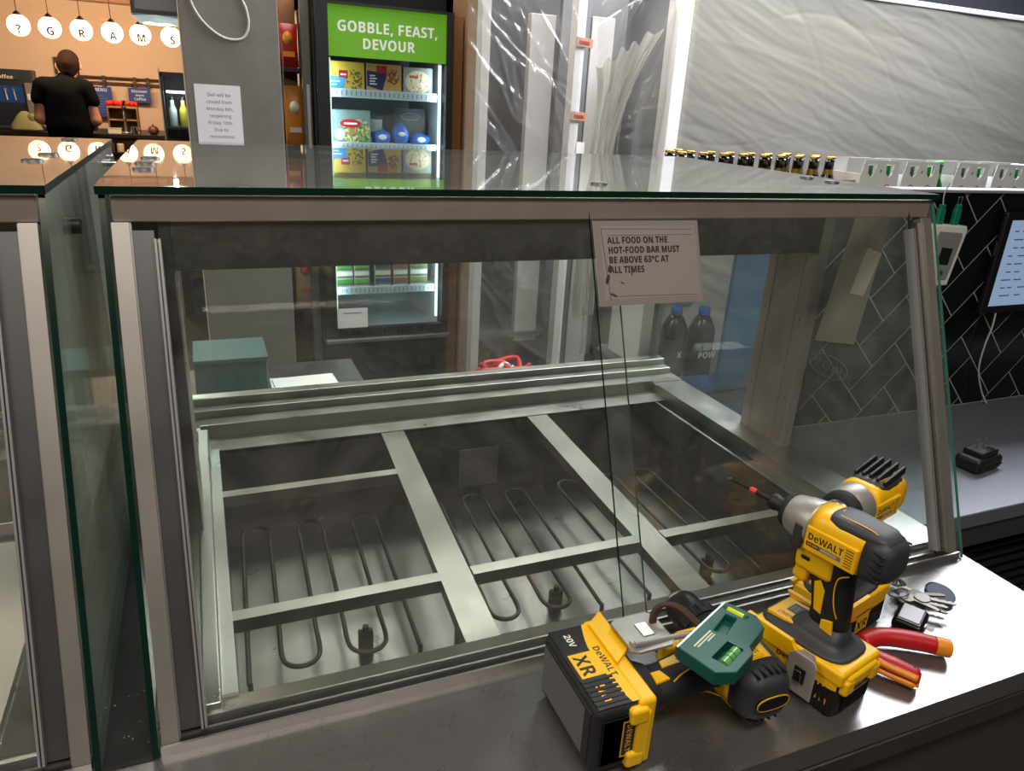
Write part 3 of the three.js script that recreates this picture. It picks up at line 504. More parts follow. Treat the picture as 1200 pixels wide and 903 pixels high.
{
  const t = thing('plug_charger', 'black plug charger lying on the side counter with its pins upwards', 'charger', [1.487, 0, -.228], .15);
  mk('case', [rb(.088, .03, .052, .009, 0, .0155, 0), rb(.06, .014, .04, .004, .004, .034, -.002)], blackM, t);
  mk('ridge', [rb(.08, .003, .054, .001, 0, .012, 0), rb(.02, .004, .014, .001, .012, .0405, .008)], blackGloss, t);
  for (const x of [-.012, .014]) mk('pin', rb(.006, .02, .0022, .0006, x, .05, -.004, 0, .5, -.12), steelLight, t);
}
// ---------------------------------------------------------------- drinks behind the partition
{
  const t = thing('drinks_rack', 'steel and blue drinks rack standing behind the tiled wall', 'rack', [0, .005, 0]);
  const Rz0 = -1.62, Rz1 = -1.08;
  mk('shelf', rspan(1.36, 3.4, .262, .30, Rz0, Rz1, .003), steelGrey, t); mk('shelf', rspan(1.36, 3.4, -.215, -.18, Rz0, Rz1, .003), steelGrey, t);
  mk('upright', [rspan(1.36, 1.38, FLOOR, .262, Rz0, Rz0 + .03), rspan(3.38, 3.4, FLOOR, .30, Rz0, Rz1), rspan(2.3, 2.32, FLOOR, .262, Rz0, Rz0 + .03)], steelGrey, t);
  mk('blue_panel', rspan(1.53, 2.6, -.6, .255, -1.115, -1.10, .002), std(0x3c6896, .45), t);
  mk('base_panel', rspan(1.36, 3.4, FLOOR, -.22, Rz0 + .04, Rz1 - .08), std(0x5c6f86, .5), t);
}
const brown = new THREE.MeshPhysicalMaterial({ color: 0x120a05, roughness: .12, clearcoat: .6 }), greenGlass = new THREE.MeshPhysicalMaterial({ color: 0x0e5a22, roughness: .12, clearcoat: .6 });
function bottle(name, label, cat, at, gm, capM, labM, group) {
  const t = thing(name, label, cat, at, 0, group);
  mk('glass', lathe([[0, 0], [.029, 0], [.030, .004], [.030, .12], [.026, .145], [.015, .172], [.0145, .205], [.0155, .212], [.0, .215]], 20), gm, t);
  mk('cap', lathe([[0, .2235], [.011, .2235], [.0145, .2215], [.0155, .2155], [.0145, .215]], 20), capM, t); mk('neck_label', lathe([[.0165, .168], [.0142, .190]], 20), capM, t); mk('body_label', lathe([[.0304, .05], [.0304, .11]], 20), labM, t);
  return t;
}
{
  const gold = std(0xb3924a, .3, 1), blueL = std(0x1f4f9c, .5), G = 'dark beer bottles in the row behind the tiled wall';
  let src = null, k = 0, col = 0;
  for (const [x, n] of [[1.395, 2], [1.47, 3], [1.545, 2], [1.615, 2], [1.695, 2], [1.762, 2], [1.828, 2], [1.893, 3], [1.958, 2]]) for (let i = 0; i < n; i++) {
    if (!i) col++; const lab = ['dark gold capped beer bottle, ' + ORD[col - 1] + ' of the front row counted from the white chiller frame', 'dark beer bottle directly behind the ' + ORD[col - 1] + ' front bottle counted from the white chiller frame', 'dark beer bottle rearmost behind the ' + ORD[col - 1] + ' front bottle counted from the white chiller frame'][i];
    const at = [x + rr(-.002, .002), .3055, -1.25 - i * .0635]; k++;
    if (!src) src = bottle('beer_bottle', lab, 'bottle', at, brown, gold, blueL, G); else copyOf(src, lab, at, rr(0, 6), G);
  }
  // cartons of green bottles
  const card = std(0xd8d7d6, .7), pc = std(0xb5414a, .6), cards = [['first', 2.085], ['second', 2.265], ['third', 2.50], ['fourth', 2.69]];
  const LB = ['white carton of green bottles standing next to the dark beer bottles', 'white bottle carton beside the gap with a dark slanted sleeve', 'white bottle carton on the far side of the dark slanted sleeve', 'white bottle carton just before the blue printed one'];
  cards.forEach(([, x], i) => {
    const t = thing('beer_carton', LB[i], 'carton', [x, .3055, -1.22]);
    const sh = new THREE.Shape([[-.082, 0], [.082, 0], [.082, .17], [.072, .222], [-.072, .222], [-.082, .17]].map(p => new THREE.Vector2(...p)));
    for (const cx of [-.038, .038]) sh.holes.push(new THREE.Path([[cx - .018, .210], [cx + .018, .210], [cx + .014, .182], [cx, .170], [cx - .014, .182]].map(p => new THREE.Vector2(...p))));
    const fr = mk('front_panel', new THREE.ExtrudeGeometry(sh, { depth: .002, bevelEnabled: false }).translate(0, 0, .06), card, t);
    mk('carton_body', [span(-.082, .082, 0, .15, -.066, -.06), span(-.082, -.079, 0, .18, -.06, .06), span(.079, .082, 0, .18, -.06, .06), span(-.082, .082, 0, .004, -.06, .06), span(-.079, .079, .15, .224, -.004, .0), span(-.079, .079, .15, .222, -.064, -.062)], card, t);
    for (const k of [0, 1]) mk('printed_arch', poly([[-.02, 0], [0, .010], [.02, 0], [.02, .003], [0, .0135], [-.02, .003]], .001).translate(-.038 + k * .076, .137, .0622), pc, fr);
    mk('printed_figure', [label3('4', .010, .0005).translate(0, .19, .062)], std(0x44505a, .6), fr);
    for (const cx of [-.038, .038]) { const b = mk('bottle_neck', lathe([[.014, .06], [.014, .145], [.014, .175], [.013, .205], [0, .206]], 18).translate(cx, 0, .044), greenGlass, t); mk('neck_foil', lathe([[.0158, .176], [.0148, .206], [0, .208]], 18).translate(cx, 0, .044), cx > 0 ? std(0x127a2a, .35, .2) : std(0x4a5a4e, .4, .3), b); }
  });
  const gb = bottle('green_bottle', 'single green beer bottle showing in the gap between white cartons', 'bottle', [2.385, .3055, -1.2], greenGlass, std(0x2fae3c, .35), std(0xd5dad2, .5));
  const sl = thing('carton_sleeve', 'dark open carton sleeve leaning between the white bottle cartons', 'carton', [2.372, .3055, -1.34]); mk('sleeve', [rb(.012, .215, .10, .002, -.025, .105, 0, 0, 0, -.22), rb(.012, .205, .10, .002, .055, .10, 0, 0, 0, 0)], std(0x2a221c, .7), sl);
  const bl = thing('blue_carton', 'white and blue printed bottle carton at the end of the white cartons', 'carton', [2.845, .3055, -1.27]); mk('box', rspan(-.05, .06, 0, .218, -.06, .06, .003), card, bl); mk('print', span(-.03, -.012, .06, .2, .0602, .061), std(0x2458b8, .6), bl); mk('print', span(.0, .045, .09, .115, .0602, .061), std(0x2458b8, .6), bl);
  const gc = thing('dark_green_carton', 'very dark green carton with sloping side, last on the drinks rack', 'carton', [3.03, .3055, -1.2]); mk('box', poly([[-.11, 0], [.14, 0], [.14, .2], [-.05, .2]], .12, .002).translate(0, 0, -.06), std(0x0b1d14, .4), gc); mk('panel_line', [span(-.02, -.015, .01, .19, .0622, .063), span(.06, .065, .01, .19, .0622, .063)], std(0x173c28, .5), gc);
  const bc = thing('blue_beer_crate', 'low blue card tray in front of the dark beer bottles', 'tray', [1.84, .3055, -1.175]); mk('tray', [span(-.17, .17, 0, .12, -.003, .0), span(-.17, .17, 0, .01, -.03, -.003)], std(0x1f4a8f, .6), bc); mk('card_corner', [span(.11, .165, .1, .16, -.001, .003)], std(0xa5794f, .7), bc);
  // large soft drink bottles on the lower shelf
  const bot = (x, z, nm, lb, body, lab, capc, txt) => { const t = thing(nm, lb, 'bottle', [x, -.1745, z]); mk('body', lathe([[0, 0], [.036, 0], [.04, .008], [.041, .09], [.038, .11], [.041, .13], [.041, .19], [.026, .225], [.014, .238], [0, .239]], 24), body, t); mk('label', lathe([[.0417, .06], [.0417, .165]], 24), lab, t); mk('cap', lathe([[.0, .262], [.016, .262], [.018, .257], [.018, .238], [.0, .236]], 18), capc, t); const p = label3(txt, .02).translate(0, .12, .042); mk('print', [p], white, t); return t; };
  bot(1.395, -1.17, 'energy_drink_bottle', 'black energy drink bottle with white print beside the cabinet corner', std(0x14161b, .25), std(0x3a3d42, .4), std(0x2d6cc0, .4), 'X');
  bot(1.482, -1.15, 'sports_drink_bottle', 'dark sports drink bottle with bright blue cap behind the corner glass', std(0x101a2c, .22), std(0x0f1420, .35), std(0x2f74d8, .35), 'POW');
  const wt = thing('blue_base_tray', 'bright blue shrink wrapped tray holding the dark drink bottles', 'tray', [1.44, -.1745, -1.1]); mk('tray', [span(-.1, .085, .0, .06, .0, .003)], std(0x1d55b5, .35), wt);
  const wx = thing('white_box', 'white cardboard boxes stacked behind the drink bottles', 'box', [1.46, .0, -1.42]); mk('carton', [rspan(-.06, .12, -.1745, .05, -.14, .06, .003)], paper, wx); mk('lid', rb(.2, .05, .2, .003, .035, .085, -.03, .1, 0, -.25), white, wx);
}

// ---------------------------------------------------------------- pillar with notice, cable and light box
const pil = setting('pillar'); mk('steel_cladding', rspan(.075, .402, FLOOR, CEIL, -2.75, -2.4, .004), met(std(0x8b8984, .5, .3, { map: brushedC, roughnessMap: brushed })), pil);
mk('corner_strip', span(.071, .0755, FLOOR, CEIL, -2.42, -2.396), std(0xb9ab90, .5), pil);
{
  const tex = canvasTex(384, 520, (g, w, h) => { g.fillStyle = '#ecebf2'; g.fillRect(0, 0, w, h); g.fillStyle = '#34343c'; g.font = '40px sans-serif'; g.textAlign = 'center'; ['Deli will be', 'closed from', 'Monday 6th,', 'reopening', 'Friday 10th.', 'Due to', 'renovations'].forEach((s, i) => g.fillText(s, w * .52, 100 + i * 60, w * .8)); });
  const t = thing('paper_notice', 'white printed closure notice taped on the grey steel pillar', 'notice', [.179, .535, -2.399]);
  mk('sheet', box(.155, .205, .001), Array.from({ length: 6 }, (_, k) => k === 4 ? std(0xffffff, .8, 0, { map: tex }) : paper), t);
  const c = thing('looped_cable', 'white cable hanging in a loop on the grey steel pillar', 'cable', [.2, .8, -2.394]);
  mk('cable', tube([[.09, .30, 0], [-.09, .16, 0], [-.083, .10, 0], [-.055, .046, 0], [-.004, .002, 0], [.037, -.011, 0], [.08, -.002, 0], [.1, .038, 0], [.095, .092, 0], [.08, .13, 0], [.07, .3, 0]], .0045, 80, 8), std(0xc9c8c4, .5), c);
  const l = thing('light_box', 'pale steel light box with glass lower lamp fixed beside the pillar', 'lamp', [0, 0, 0]);
  mk('housing', rspan(-.085, .07, .885, CEIL, -2.95, -2.75, .004), std(0x9a9ca2, .45, .4), l); mk('rim', [span(-.09, .0705, .872, .886, -2.955, -2.742), span(-.09, -.078, .886, CEIL, -2.752, -2.744)], std(0x55585c, .4, .5), l);
  mk('lamp_glass', loft([sq(4, .085, .1, 1, (a, b) => [-.008 + a, .872, -2.848 + b]), sq(4, .07, .08, 1, (a, b) => [-.0 + a, .845, -2.848 + b])].map(r => r)), std(0xcfe0da, .15, 0, { emissive: 0xdff4ec, emissiveIntensity: .5 }), l);
  const pl = new THREE.PointLight(0xe4fff4, .25); pl.position.set(0, .82 + Y0, -2.84); pl.shadow.radius = .4; scene.add(pl);
}
// ---------------------------------------------------------------- drinks and food fridge
{
  const fz = -2.6, X0 = .553, X1 = 1.121, t = thing('display_fridge', 'tall black food fridge with bright green header and glass door', 'fridge', [0, 0, 0]);
  const bk = std(0x050608, .35);
  mk('cabinet', [span(X0, X0 + .03, FLOOR + .04, 1.02, fz - .6, fz), span(X1 - .03, X1, FLOOR + .04, 1.02, fz - .6, fz), span(X0, X1, FLOOR + .04, 1.02, fz - .62, fz - .6), span(X0, X1, .965, 1.02, fz - .6, fz), span(X0, X1, FLOOR + .04, -.42, fz - .6, fz - .01)], bk, t);
  const lin = std(0xb9c2c4, .6); mk('liner', [span(X0 + .03, X1 - .03, -.40, .96, fz - .59, fz - .58), span(X0 + .03, X0 + .034, -.4, .96, fz - .58, fz - .05), span(X1 - .034, X1 - .03, -.4, .96, fz - .58, fz - .05), span(X0 + .03, X1 - .03, -.42, -.40, fz - .59, fz - .04)], lin, t);
  const door = mk('door', [span(X0 + .003, X0 + .052, -.39, .965, fz, fz + .03), span(X1 - .032, X1 - .003, -.39, .965, fz, fz + .03), span(X0 + .052, X1 - .032, .955, .965, fz, fz + .03), span(X0 + .052, X1 - .032, -.39, -.352, fz, fz + .03)], blackM, t);
  mk('door_pane', span(X0 + .052, X1 - .032, -.352, .77, fz + .012, fz + .016), glassClear, door);
  const hd = canvasTex(1024, 400, (g, w, h) => { g.fillStyle = '#6fb41e'; g.fillRect(0, 0, w, h); g.fillStyle = '#f4f6ee'; g.font = 'bold 116px sans-serif'; g.textAlign = 'center'; g.fillText('GOBBLE, FEAST,', w / 2, h * .5, w * .88); g.fillText('DEVOUR', w / 2, h * .82, w * .46); });
  mk('header', span(X0 + .052, X1 - .032, .77, .955, fz + .006, fz + .018), Array.from({ length: 6 }, (_, k) => k === 4 ? std(0x999999, .5, 0, { map: hd, emissive: 0xffffff, emissiveMap: hd, emissiveIntensity: .42 }) : blackM), door);
  mk('bottom_ledge', rspan(X0 - .002, X1 + .003, -.415, -.398, fz - .02, fz + .05, .003), std(0x6d6f70, .5, .4), t);
  mk('lower_panel', rspan(X0 + .004, X1 - .004, FLOOR + .05, -.42, fz - .012, fz + .012, .004), std(0x191a1c, .5), t);
  const gr = []; for (let i = 0; i < 22; i++) gr.push(span(X0 + .06 + i * .02, X0 + .07 + i * .02, -.41 + .03, -.37 + .006, fz + .028, fz + .032)); mk('grille', gr, blackGloss, t);
  for (const x of [X0 + .08, X1 - .08]) mk('foot', cyl(.02, .02, .045, 12, x, FLOOR + .0225, fz - .1), blackM, t);
  // LED strips beside the door
  for (const [x, s] of [[X1 - .045, -1], [X0 + .06, 1]]) {
    mk('led_strip', span(x - .005, x + .005, -.33, .765, fz - .03, fz - .02), std(0xffffff, .5, 0, { emissive: s > 0 ? 0xd8f0d8 : 0xd8f2ff, emissiveIntensity: s > 0 ? 1.1 : 2.2 }), t);
    const l = new THREE.RectAreaLight(0xe2f2ff, 22, .02, 1.09); l.position.set(x + s * .007, .217 + Y0, fz - .035); l.lookAt(x + s * .4, .217 + Y0, fz - .4); scene.add(l);
  }
  const SH = [.645, .435, .225, .02, -.19];
  SH.forEach((y, i) => { mk('shelf', [rspan(X0 + .036, X1 - .036, y - .008, y, fz - .57, fz - .06, .002)], std(0xcfd5d6, .5), t); const e = mk('price_rail', rspan(X0 + .05, X1 - .048, y - .026, y + .008, fz - .06, fz - .052, .002), std(0xbccad2, .45), t); const tk = []; for (let k = 0; k < 22; k++) tk.push(span(X0 + .07 + k * .02, X0 + .074 + k * .02, y - .018, y, fz - .0525, fz - .0513)); mk('price_marks', tk, std(0x6f8288, .6), e); });
  // packets on the shelves
  const pk = (name, lb, x0, x1, y, h, draw, z = fz - .085, dep = .1) => { const q = thing(name, lb, 'food packet', [(x0 + x1) / 2, y + .0005, z]); const w = x1 - x0; const tx = canvasTex(256, Math.round(256 * h / w), draw); mk('box', new RoundedBoxGeometry(w, h, dep, 2, .003).translate(0, h / 2, -dep / 2), std(0x888888, .5), q); mk('front_print', span(-w / 2 + .002, w / 2 - .002, .002, h - .002, 0, .0012), Array.from({ length: 6 }, (_, k) => k === 4 ? std(0xffffff, .45, 0, { map: tx }) : paper), q); return q; };
  const food = (g, x, y, r, cols, n = 50) => { for (let i = 0; i < n; i++) { g.fillStyle = cols[Math.floor(rnd() * cols.length)]; g.beginPath(); const a = rr(0, 6.3), d = r * Math.sqrt(rnd()); g.ellipse(x + d * Math.cos(a), y + d * Math.sin(a), rr(4, 16), rr(3, 9), rr(0, 3), 0, 7); g.fill(); } };
  const p1 = (g, w, h) => { g.fillStyle = '#d9b94a'; g.fillRect(0, 0, w, h); g.fillStyle = '#4aa0dc'; g.beginPath(); g.moveTo(0, h * .5); g.lineTo(w * .5, h * .55); g.lineTo(w * .45, h); g.lineTo(0, h); g.fill(); food(g, w * .72, h * .62, w * .24, ['#7d8a2c', '#c89a3a', '#5a6f2a', '#e0c070', '#a04a20']); g.fillStyle = '#b8232c'; g.fillRect(w * .32, h * .3, w * .24, h * .26); g.fillStyle = '#f4e6e0'; g.fillRect(w * .36, h * .42, w * .16, h * .06); g.fillRect(w * .06, h * .68, w * .28, h * .05); g.fillRect(w * .06, h * .8, w * .2, h * .04); };
  const p2 = (g, w, h) => { g.fillStyle = '#c9a25a'; g.fillRect(0, 0, w, h); g.fillStyle = '#2c2f66'; g.beginPath(); g.moveTo(0, h * .25); g.lineTo(w * .6, h * .32); g.lineTo(w * .45, h * .95); g.lineTo(0, h * .8); g.fill(); g.fillStyle = '#a8763c'; g.beginPath(); g.arc(w * .76, h * .42, w * .2, 0, 7); g.fill(); food(g, w * .76, h * .42, w * .18, ['#c98c4a', '#7a4a22', '#e0b070', '#8a2f1c']); g.fillStyle = '#c0202c'; g.fillRect(w * .28, h * .05, w * .3, h * .26); g.fillStyle = '#efe8e6'; for (let i = 0; i < 4; i++) g.fillRect(w * .08, h * (.4 + i * .1), w * (.16 + .05 * (i % 2)), h * .05); };
  const p3 = (g, w, h) => { g.fillStyle = '#8f938c'; g.fillRect(0, 0, w, h); g.fillStyle = '#d8c7a2'; g.beginPath(); g.ellipse(w * .5, h * .55, w * .44, h * .44, 0, 0, 7); g.fill(); food(g, w * .5, h * .6, w * .34, ['#e6dcc0', '#b08a5a', '#f0ead8', '#5e4a34', '#c9b48a']); g.fillStyle = '#b04a3a'; g.fillRect(w * .2, h * .3, w * .3, h * .1); };
  const p4 = (g, w, h) => { g.fillStyle = '#7f9a98'; g.fillRect(0, 0, w, h); food(g, w * .66, h * .66, w * .32, ['#7fae4a', '#c8d48a', '#4f7f3a', '#e8e0b0', '#d08a3a'], 160); g.fillStyle = '#cf2230'; g.beginPath(); g.ellipse(w * .52, h * .4, w * .25, h * .13, 0, 0, 7); g.fill(); g.fillStyle = '#fff'; g.fillRect(w * .36, h * .37, w * .32, h * .06); g.beginPath(); g.arc(w * .25, h * .74, w * .13, 0, 7); g.fillStyle = '#c8ecf2'; g.fill(); };
  const blueBag = (g, w, h) => { g.fillStyle = '#1f5fb8'; g.fillRect(0, 0, w, h); food(g, w * .5, h * .4, w * .4, ['#4f9ae0', '#e4eef6', '#163f86', '#7ab4e8'], 40); g.fillStyle = '#e9f2f8'; g.fillRect(w * .2, h * .6, w * .5, h * .14); };
  const rows = [[.61, .768, p1, 'yellow and blue food box with vegetables'], [.775, .925, p2, 'navy and tan food box with round loaf picture'], [.932, 1.062, p3, 'clear round pack of pale bread rolls']];
  rows.forEach(([a, b, p, l], i) => { pk('food_box', l + ' under the green fridge header', a, b, SH[0], [.112, .112, .108][i], p); pk('food_box', l + ' on the third fridge shelf', a, b, SH[2], .13, p); });
  pk('salad_box', 'pale green pea salad box with red oval badge in the fridge', .612, .79, SH[1], .135, p4);
  [[.80, .885, .06, 'small blue and white packet beside the pea salad box'], [.89, .965, .09, 'taller blue packet in the middle of the second fridge shelf'], [.97, 1.06, .05, 'wide low blue packet next to the bright light strip']].forEach(([a, b, h, l], i) => { const q = thing('blue_packet', l, 'food packet', [(a + b) / 2, SH[1] + .0005, fz - .12]); const w = b - a; mk('pouch', loft(Array.from({ length: 9 }, (_, k) => { const u = k / 8, e = Math.sqrt(Math.max(.02, 1 - (2 * u - .9) ** 2 / 1.3)); return sq(18, w / 2 * e, .035 * e, .8, (p, r) => [p + .006 * nz(p * 60, u * 5, i), h * u * (1 + .15 * nz(p * 30, i)), r]); })), std(0x1f5fb8, .3), q); mk('print', T(new THREE.SphereGeometry(w * .22, 14, 10), 0, h * .5, .028).scale(1, .6, .35).translate(0, h * .2, .022), std(0xdbe8f2, .4), q); });
  pk('white_tub', 'white tub behind the small blue packet in the fridge', .80, .87, SH[1], .10, (g, w, h) => { g.fillStyle = '#cfd6da'; g.fillRect(0, 0, w, h); g.fillStyle = '#8c6a4a'; g.fillRect(0, h * .55, w, h * .2); }, fz - .21);
  pk('dark_pack', 'black printed pack at the back of the second fridge shelf', .93, 1.07, SH[1], .15, (g, w, h) => { g.fillStyle = '#1b1d22'; g.fillRect(0, 0, w, h); g.strokeStyle = '#6c727a'; g.lineWidth = 6; g.beginPath(); g.ellipse(w / 2, h * .22, w * .3, h * .1, 0, 0, 7); g.stroke(); }, fz - .22);
  const sand = (c) => (g, w, h) => { g.fillStyle = '#a9a79a'; g.fillRect(0, 0, w, h); for (let i = 0; i < 4; i++) { g.fillStyle = i % 2 ? c : '#d8d6c8'; g.fillRect(0, h * i / 4, w, h / 7); g.fillStyle = '#53604a'; g.fillRect(0, h * (i + .55) / 4, w, h / 14); } };
  [['green', '#3f8a3a', .625, .70], ['pale green', '#6aa04a', .705, .775], ['dark blue', '#2f4460', .80, .875], ['red', '#9a4436', .885, .955], ['olive', '#6f7a3a', .965, 1.05]].forEach(([n, c, a, b]) => { pk('sandwich_pack', n + ' striped sandwich pack on the lowest fridge shelf', a, b, SH[4], .14, sand(c)); pk('sandwich_pack', n + ' striped sandwich pack on the fourth fridge shelf', a, b, SH[3], .12, sand(c)); });
  const n = thing('paper_sign', 'small white paper stuck low on the fridge door glass', 'notice', [.675, -.312, fz + .0172]); mk('sheet', box(.135, .1, .001), paper, n); mk('print', span(-.04, .04, .026, .03, .0006, .0009), std(0x6c6c74, .8), n);
}
// ---------------------------------------------------------------- snack rack between pillar and fridge
{
  const t = thing('snack_rack', 'dark snack rack between the grey pillar and the black fridge', 'rack', [0, 0, 0]);
  mk('back_panel', span(.405, .546, FLOOR, 1.3, -3.12, -3.10), std(0x8a5a38, .7), t); mk('upright', [rspan(.515, .549, FLOOR, 1.3, -2.72, -2.68, .003)], met(std(0x77746e, .5, .4)), t);  // back panel: warm light on the rack is put into its orange-brown colour
  mk('upright', [span(.41, .425, FLOOR, 1.3, -3.1, -3.07)], blackM, t);
  for (const y of [.72, .40, .08, -.3]) mk('shelf', span(.41, .546, y - .014, y, -3.1, -2.74), std(0x2c1d1c, .6), t);
  mk('price_strip', [rspan(.528, .541, .38, .66, -2.678, -2.674, .001)], std(0xc9c8cc, .5), t); mk('cable', tube([[.428, 1.2, -2.73], [.43, .9, -2.73], [.445, .8, -2.725], [.44, .6, -2.73], [.432, .36, -2.73]], .003, 40, 6), std(0x8a8379, .6), t);
  const bag = (w, h, d) => loft(Array.from({ length: 9 }, (_, i) => { const u = i / 8, k = Math.max(.04, Math.sin(Math.PI * u) ** .6); return sq(20, w / 2 * (1 - .06 * k), d / 2 * k, .8, (a, b) => [a, h * u, b + .004 * nz(a * 40, u * 7, 3)]); }));
  const A = [['red and orange', 0xc8281e, 0xf09a28, .475, .722, .165], ['dark plum', 0x4b1c26, 0x8a5040, .445, .402, .24], ['orange and white', 0xe08a2a, 0xe8d8c8, .49, .402, .25], ['brown and gold', 0x6a3a20, 0xd9a23a, .465, .082, .24], ['cream and orange', 0xd8b890, 0xd87a28, .50, -.298, .26]];
  for (const [n, c, c2, x, y, h] of A) { const b = thing('snack_bag', n + ' snack bag on the rack beside the fridge', 'snack bag', [x, y + .0005, n === 'dark plum' ? -2.92 : -2.80]); const g = mk('pouch', bag(.085, h, .05), std(c, .35), b), pm = std(c2, .4); mk('print', T(new THREE.SphereGeometry(.022, 14, 10), 0, h * .55, .016).scale(1, 1.2, 1), pm, g); mk('print_band', box(.05, .02, .002, 0, h * .3, .0235), pm, g); }
}
// ---------------------------------------------------------------- shop units wrapped in clear polythene
const film = new THREE.MeshPhysicalMaterial({ color: 0xf2f1ee, transmission: .93, thickness: 0, ior: 1.5, roughness: .2, side: THREE.DoubleSide });
const filmThick = new THREE.MeshPhysicalMaterial({ color: 0xcfccc2, transmission: .72, thickness: 0, ior: 1.5, roughness: .34, side: THREE.DoubleSide });
function sheet(x0, x1, y0, y1, nx, ny, f) { const g = new THREE.PlaneGeometry(x1 - x0, y1 - y0, nx, ny); g.translate((x0 + x1) / 2, (y0 + y1) / 2, 0); const p = g.attributes.position; for (let i = 0; i < p.count; i++) { const r = f(p.getX(i), p.getY(i)); p.setXYZ(i, r[0], r[1], r[2]); } g.computeVertexNormals(); return g; }
const ridge = (t) => { const a = Math.abs(t - Math.floor(t) - .5) * 2; return a ** 3; };
function creaser(n, x0, x1, y0, y1, base, spread, lo, hi, amp) {   // random pulled creases in a sheet: straight sharp folds of limited length
  const L = Array.from({ length: n }, () => ({ x: rr(x0, x1), y: rr(y0, y1), a: base + rr(-spread, spread), l: rr(lo, hi), w: rr(.006, .014), h: rr(.3, 1) * amp * (rnd() > .5 ? 1 : -1), k: rr(-.8, .8) }));
  return (x, y) => { let s = 0; for (const c of L) { const dx = x - c.x, dy = y - c.y, u = dx * Math.cos(c.a) + dy * Math.sin(c.a); if (Math.abs(u) > c.l) continue; const v = -dx * Math.sin(c.a) + dy * Math.cos(c.a) - c.k * u * u; if (Math.abs(v) > 3 * c.w) continue; s += c.h * Math.exp(-v * v / (c.w * c.w)) * (1 - (u / c.l) ** 2); } return s; };
}
const cr1 = creaser(46, 1.1, 1.62, -.2, 1.2, -.85, .5, .08, .3, .009), cr2 = creaser(46, 1.64, 2.08, 0, 1.2, 1.0, .45, .08, .35, .009), cr3 = creaser(70, 2.1, 4.6, .3, 1.2, -.33, .16, .15, .8, .0022);
const whiteTrim = std(0xd6d5d3, .5), darkIn = std(0x3b3c3e, .6);
{
  const t = thing('wrapped_shelving_unit', 'white framed shop shelving unit under clear polythene next to the fridge', 'shelving unit', [0, 0, 0]);
  for (const [a, b] of [[1.178, 1.216], [1.595, 1.638]]) { const p = mk('frame_post', rspan(a, b, FLOOR, 1.35, -2.46, -2.40, .003), whiteTrim, t); }
  mk('back_panel', span(1.178, 1.70, FLOOR, 1.35, -2.82, -2.80), darkIn, t); mk('side_panel', span(1.18, 1.19, FLOOR, 1.3, -2.8, -2.46), std(0x9a7650, .8), t);
  mk('white_panel', rspan(1.44, 1.555, -.45, .99, -2.56, -2.52, .003), std(0xc4c4c4, .5), t); mk('inner_shelf', [span(1.19, 1.6, .2, .22, -2.8, -2.5), span(1.19, 1.6, -.42, -.40, -2.8, -2.5)], std(0x55565a, .5), t);
  for (const y of [.885, .595]) mk('tape_strip', [T(rb(.085, .035, .003, .001), 1.632, y, -2.393, 0, .1, -.06)], std(0xb48a6e, .5), t); mk('tape_print', [box(.05, .012, .002, 1.632, .885, -2.3906, 0, .1, -.06), box(.05, .012, .002, 1.632, .595, -2.3906, 0, .1, -.06)], std(0x9c3a2a, .6), t);
  mk('paper_label', box(.04, .06, .001, 1.655, .46, -2.398), paper, t); mk('grey_infill', span(1.638, 1.71, FLOOR, 1.35, -2.52, -2.5), std(0x85878b, .5), t);
  mk('polythene_sheet', sheet(1.11, 1.61, -.6, 1.2, 120, 340, (x, y) => { const u = (x - 1.11) / .5, v = (1.2 - y) / 1.8; const d = (x - 1.2) * .9 + (y - .95) * .9; return [x, y, -2.375 + .012 * nz(x * 9, y * 3, 1) + .016 * ridge(d * 5 + .6 * nz(x * 4, y * 4, 5)) * (.4 + nz(x * 5, y * 2, 8)) + .004 * nz(x * 40, y * 18, 2) + cr1(x, y)]; }), film, t);
  const cb = thing('cardboard_sheet', 'brown cardboard sheet standing on edge beside the black fridge', 'cardboard', [1.15, FLOOR, -2.62]); mk('sheet', [rb(.046, 1.83, .012, .002, 0, .916, 0), rb(.006, 1.83, .10, .002, .02, .916, -.05)], std(0x8b6238, .8), cb);
}
{
  const t = thing('wrapped_white_unit', 'narrow white unit with bunched cream polythene gathered down its front', 'shelving unit', [0, 0, 0]);
  mk('white_box', rspan(1.718, 1.83, FLOOR, 1.0, -2.62, -2.5, .004), std(0xcfcecd, .5), t); mk('back_panel', span(1.715, 2.06, FLOOR, 1.35, -2.82, -2.80), std(0x6f7174, .5), t);
  mk('polythene_sheet', sheet(1.70, 2.062, -.5, 1.2, 110, 320, (x, y) => { const u = (x - 1.70) / .362, q = Math.max(0, Math.min(1, (.95 - y) / .4)), s = q * q * (3 - 2 * q), xc = 1.775, w = 1 - .62 * s * (u < .8 ? 1 : 1 - (u - .8) * 4); const X = u > .98 ? x : xc + (x - xc) * w; return [X, y, -2.41 + .03 * s * Math.sin(u * 38 + 2 * nz(u * 3, y * 2)) * (.5 + .5 * nz(u * 9, y)) + .012 * nz(x * 12, y * 5, 4) + .014 * ridge((x * .9 - y * .5) * 6) * (1 - s) + cr2(x, y)]; }), film, t);
  mk('gathered_fold', sheet(0, 1, -.3, .84, 80, 160, (x, y) => { const q = Math.max(0, Math.min(1, (.84 - y) / .55)), w = .05 + .11 * (1 - q) ** 3 + .012 * q; return [1.765 + (x - .45) * w * 2 + .07 * (1 - q) ** 2 - .035 * q, y + .16 * (1 - q) ** 2 * (x - .2 + .6 * nz(x * 6, 3)), -2.385 + .02 * nz(x * 7 + y * 2, y * 2.5, 2) + .012 * nz(x * 17, y * 5, 3)]; }), filmThick, t);
}
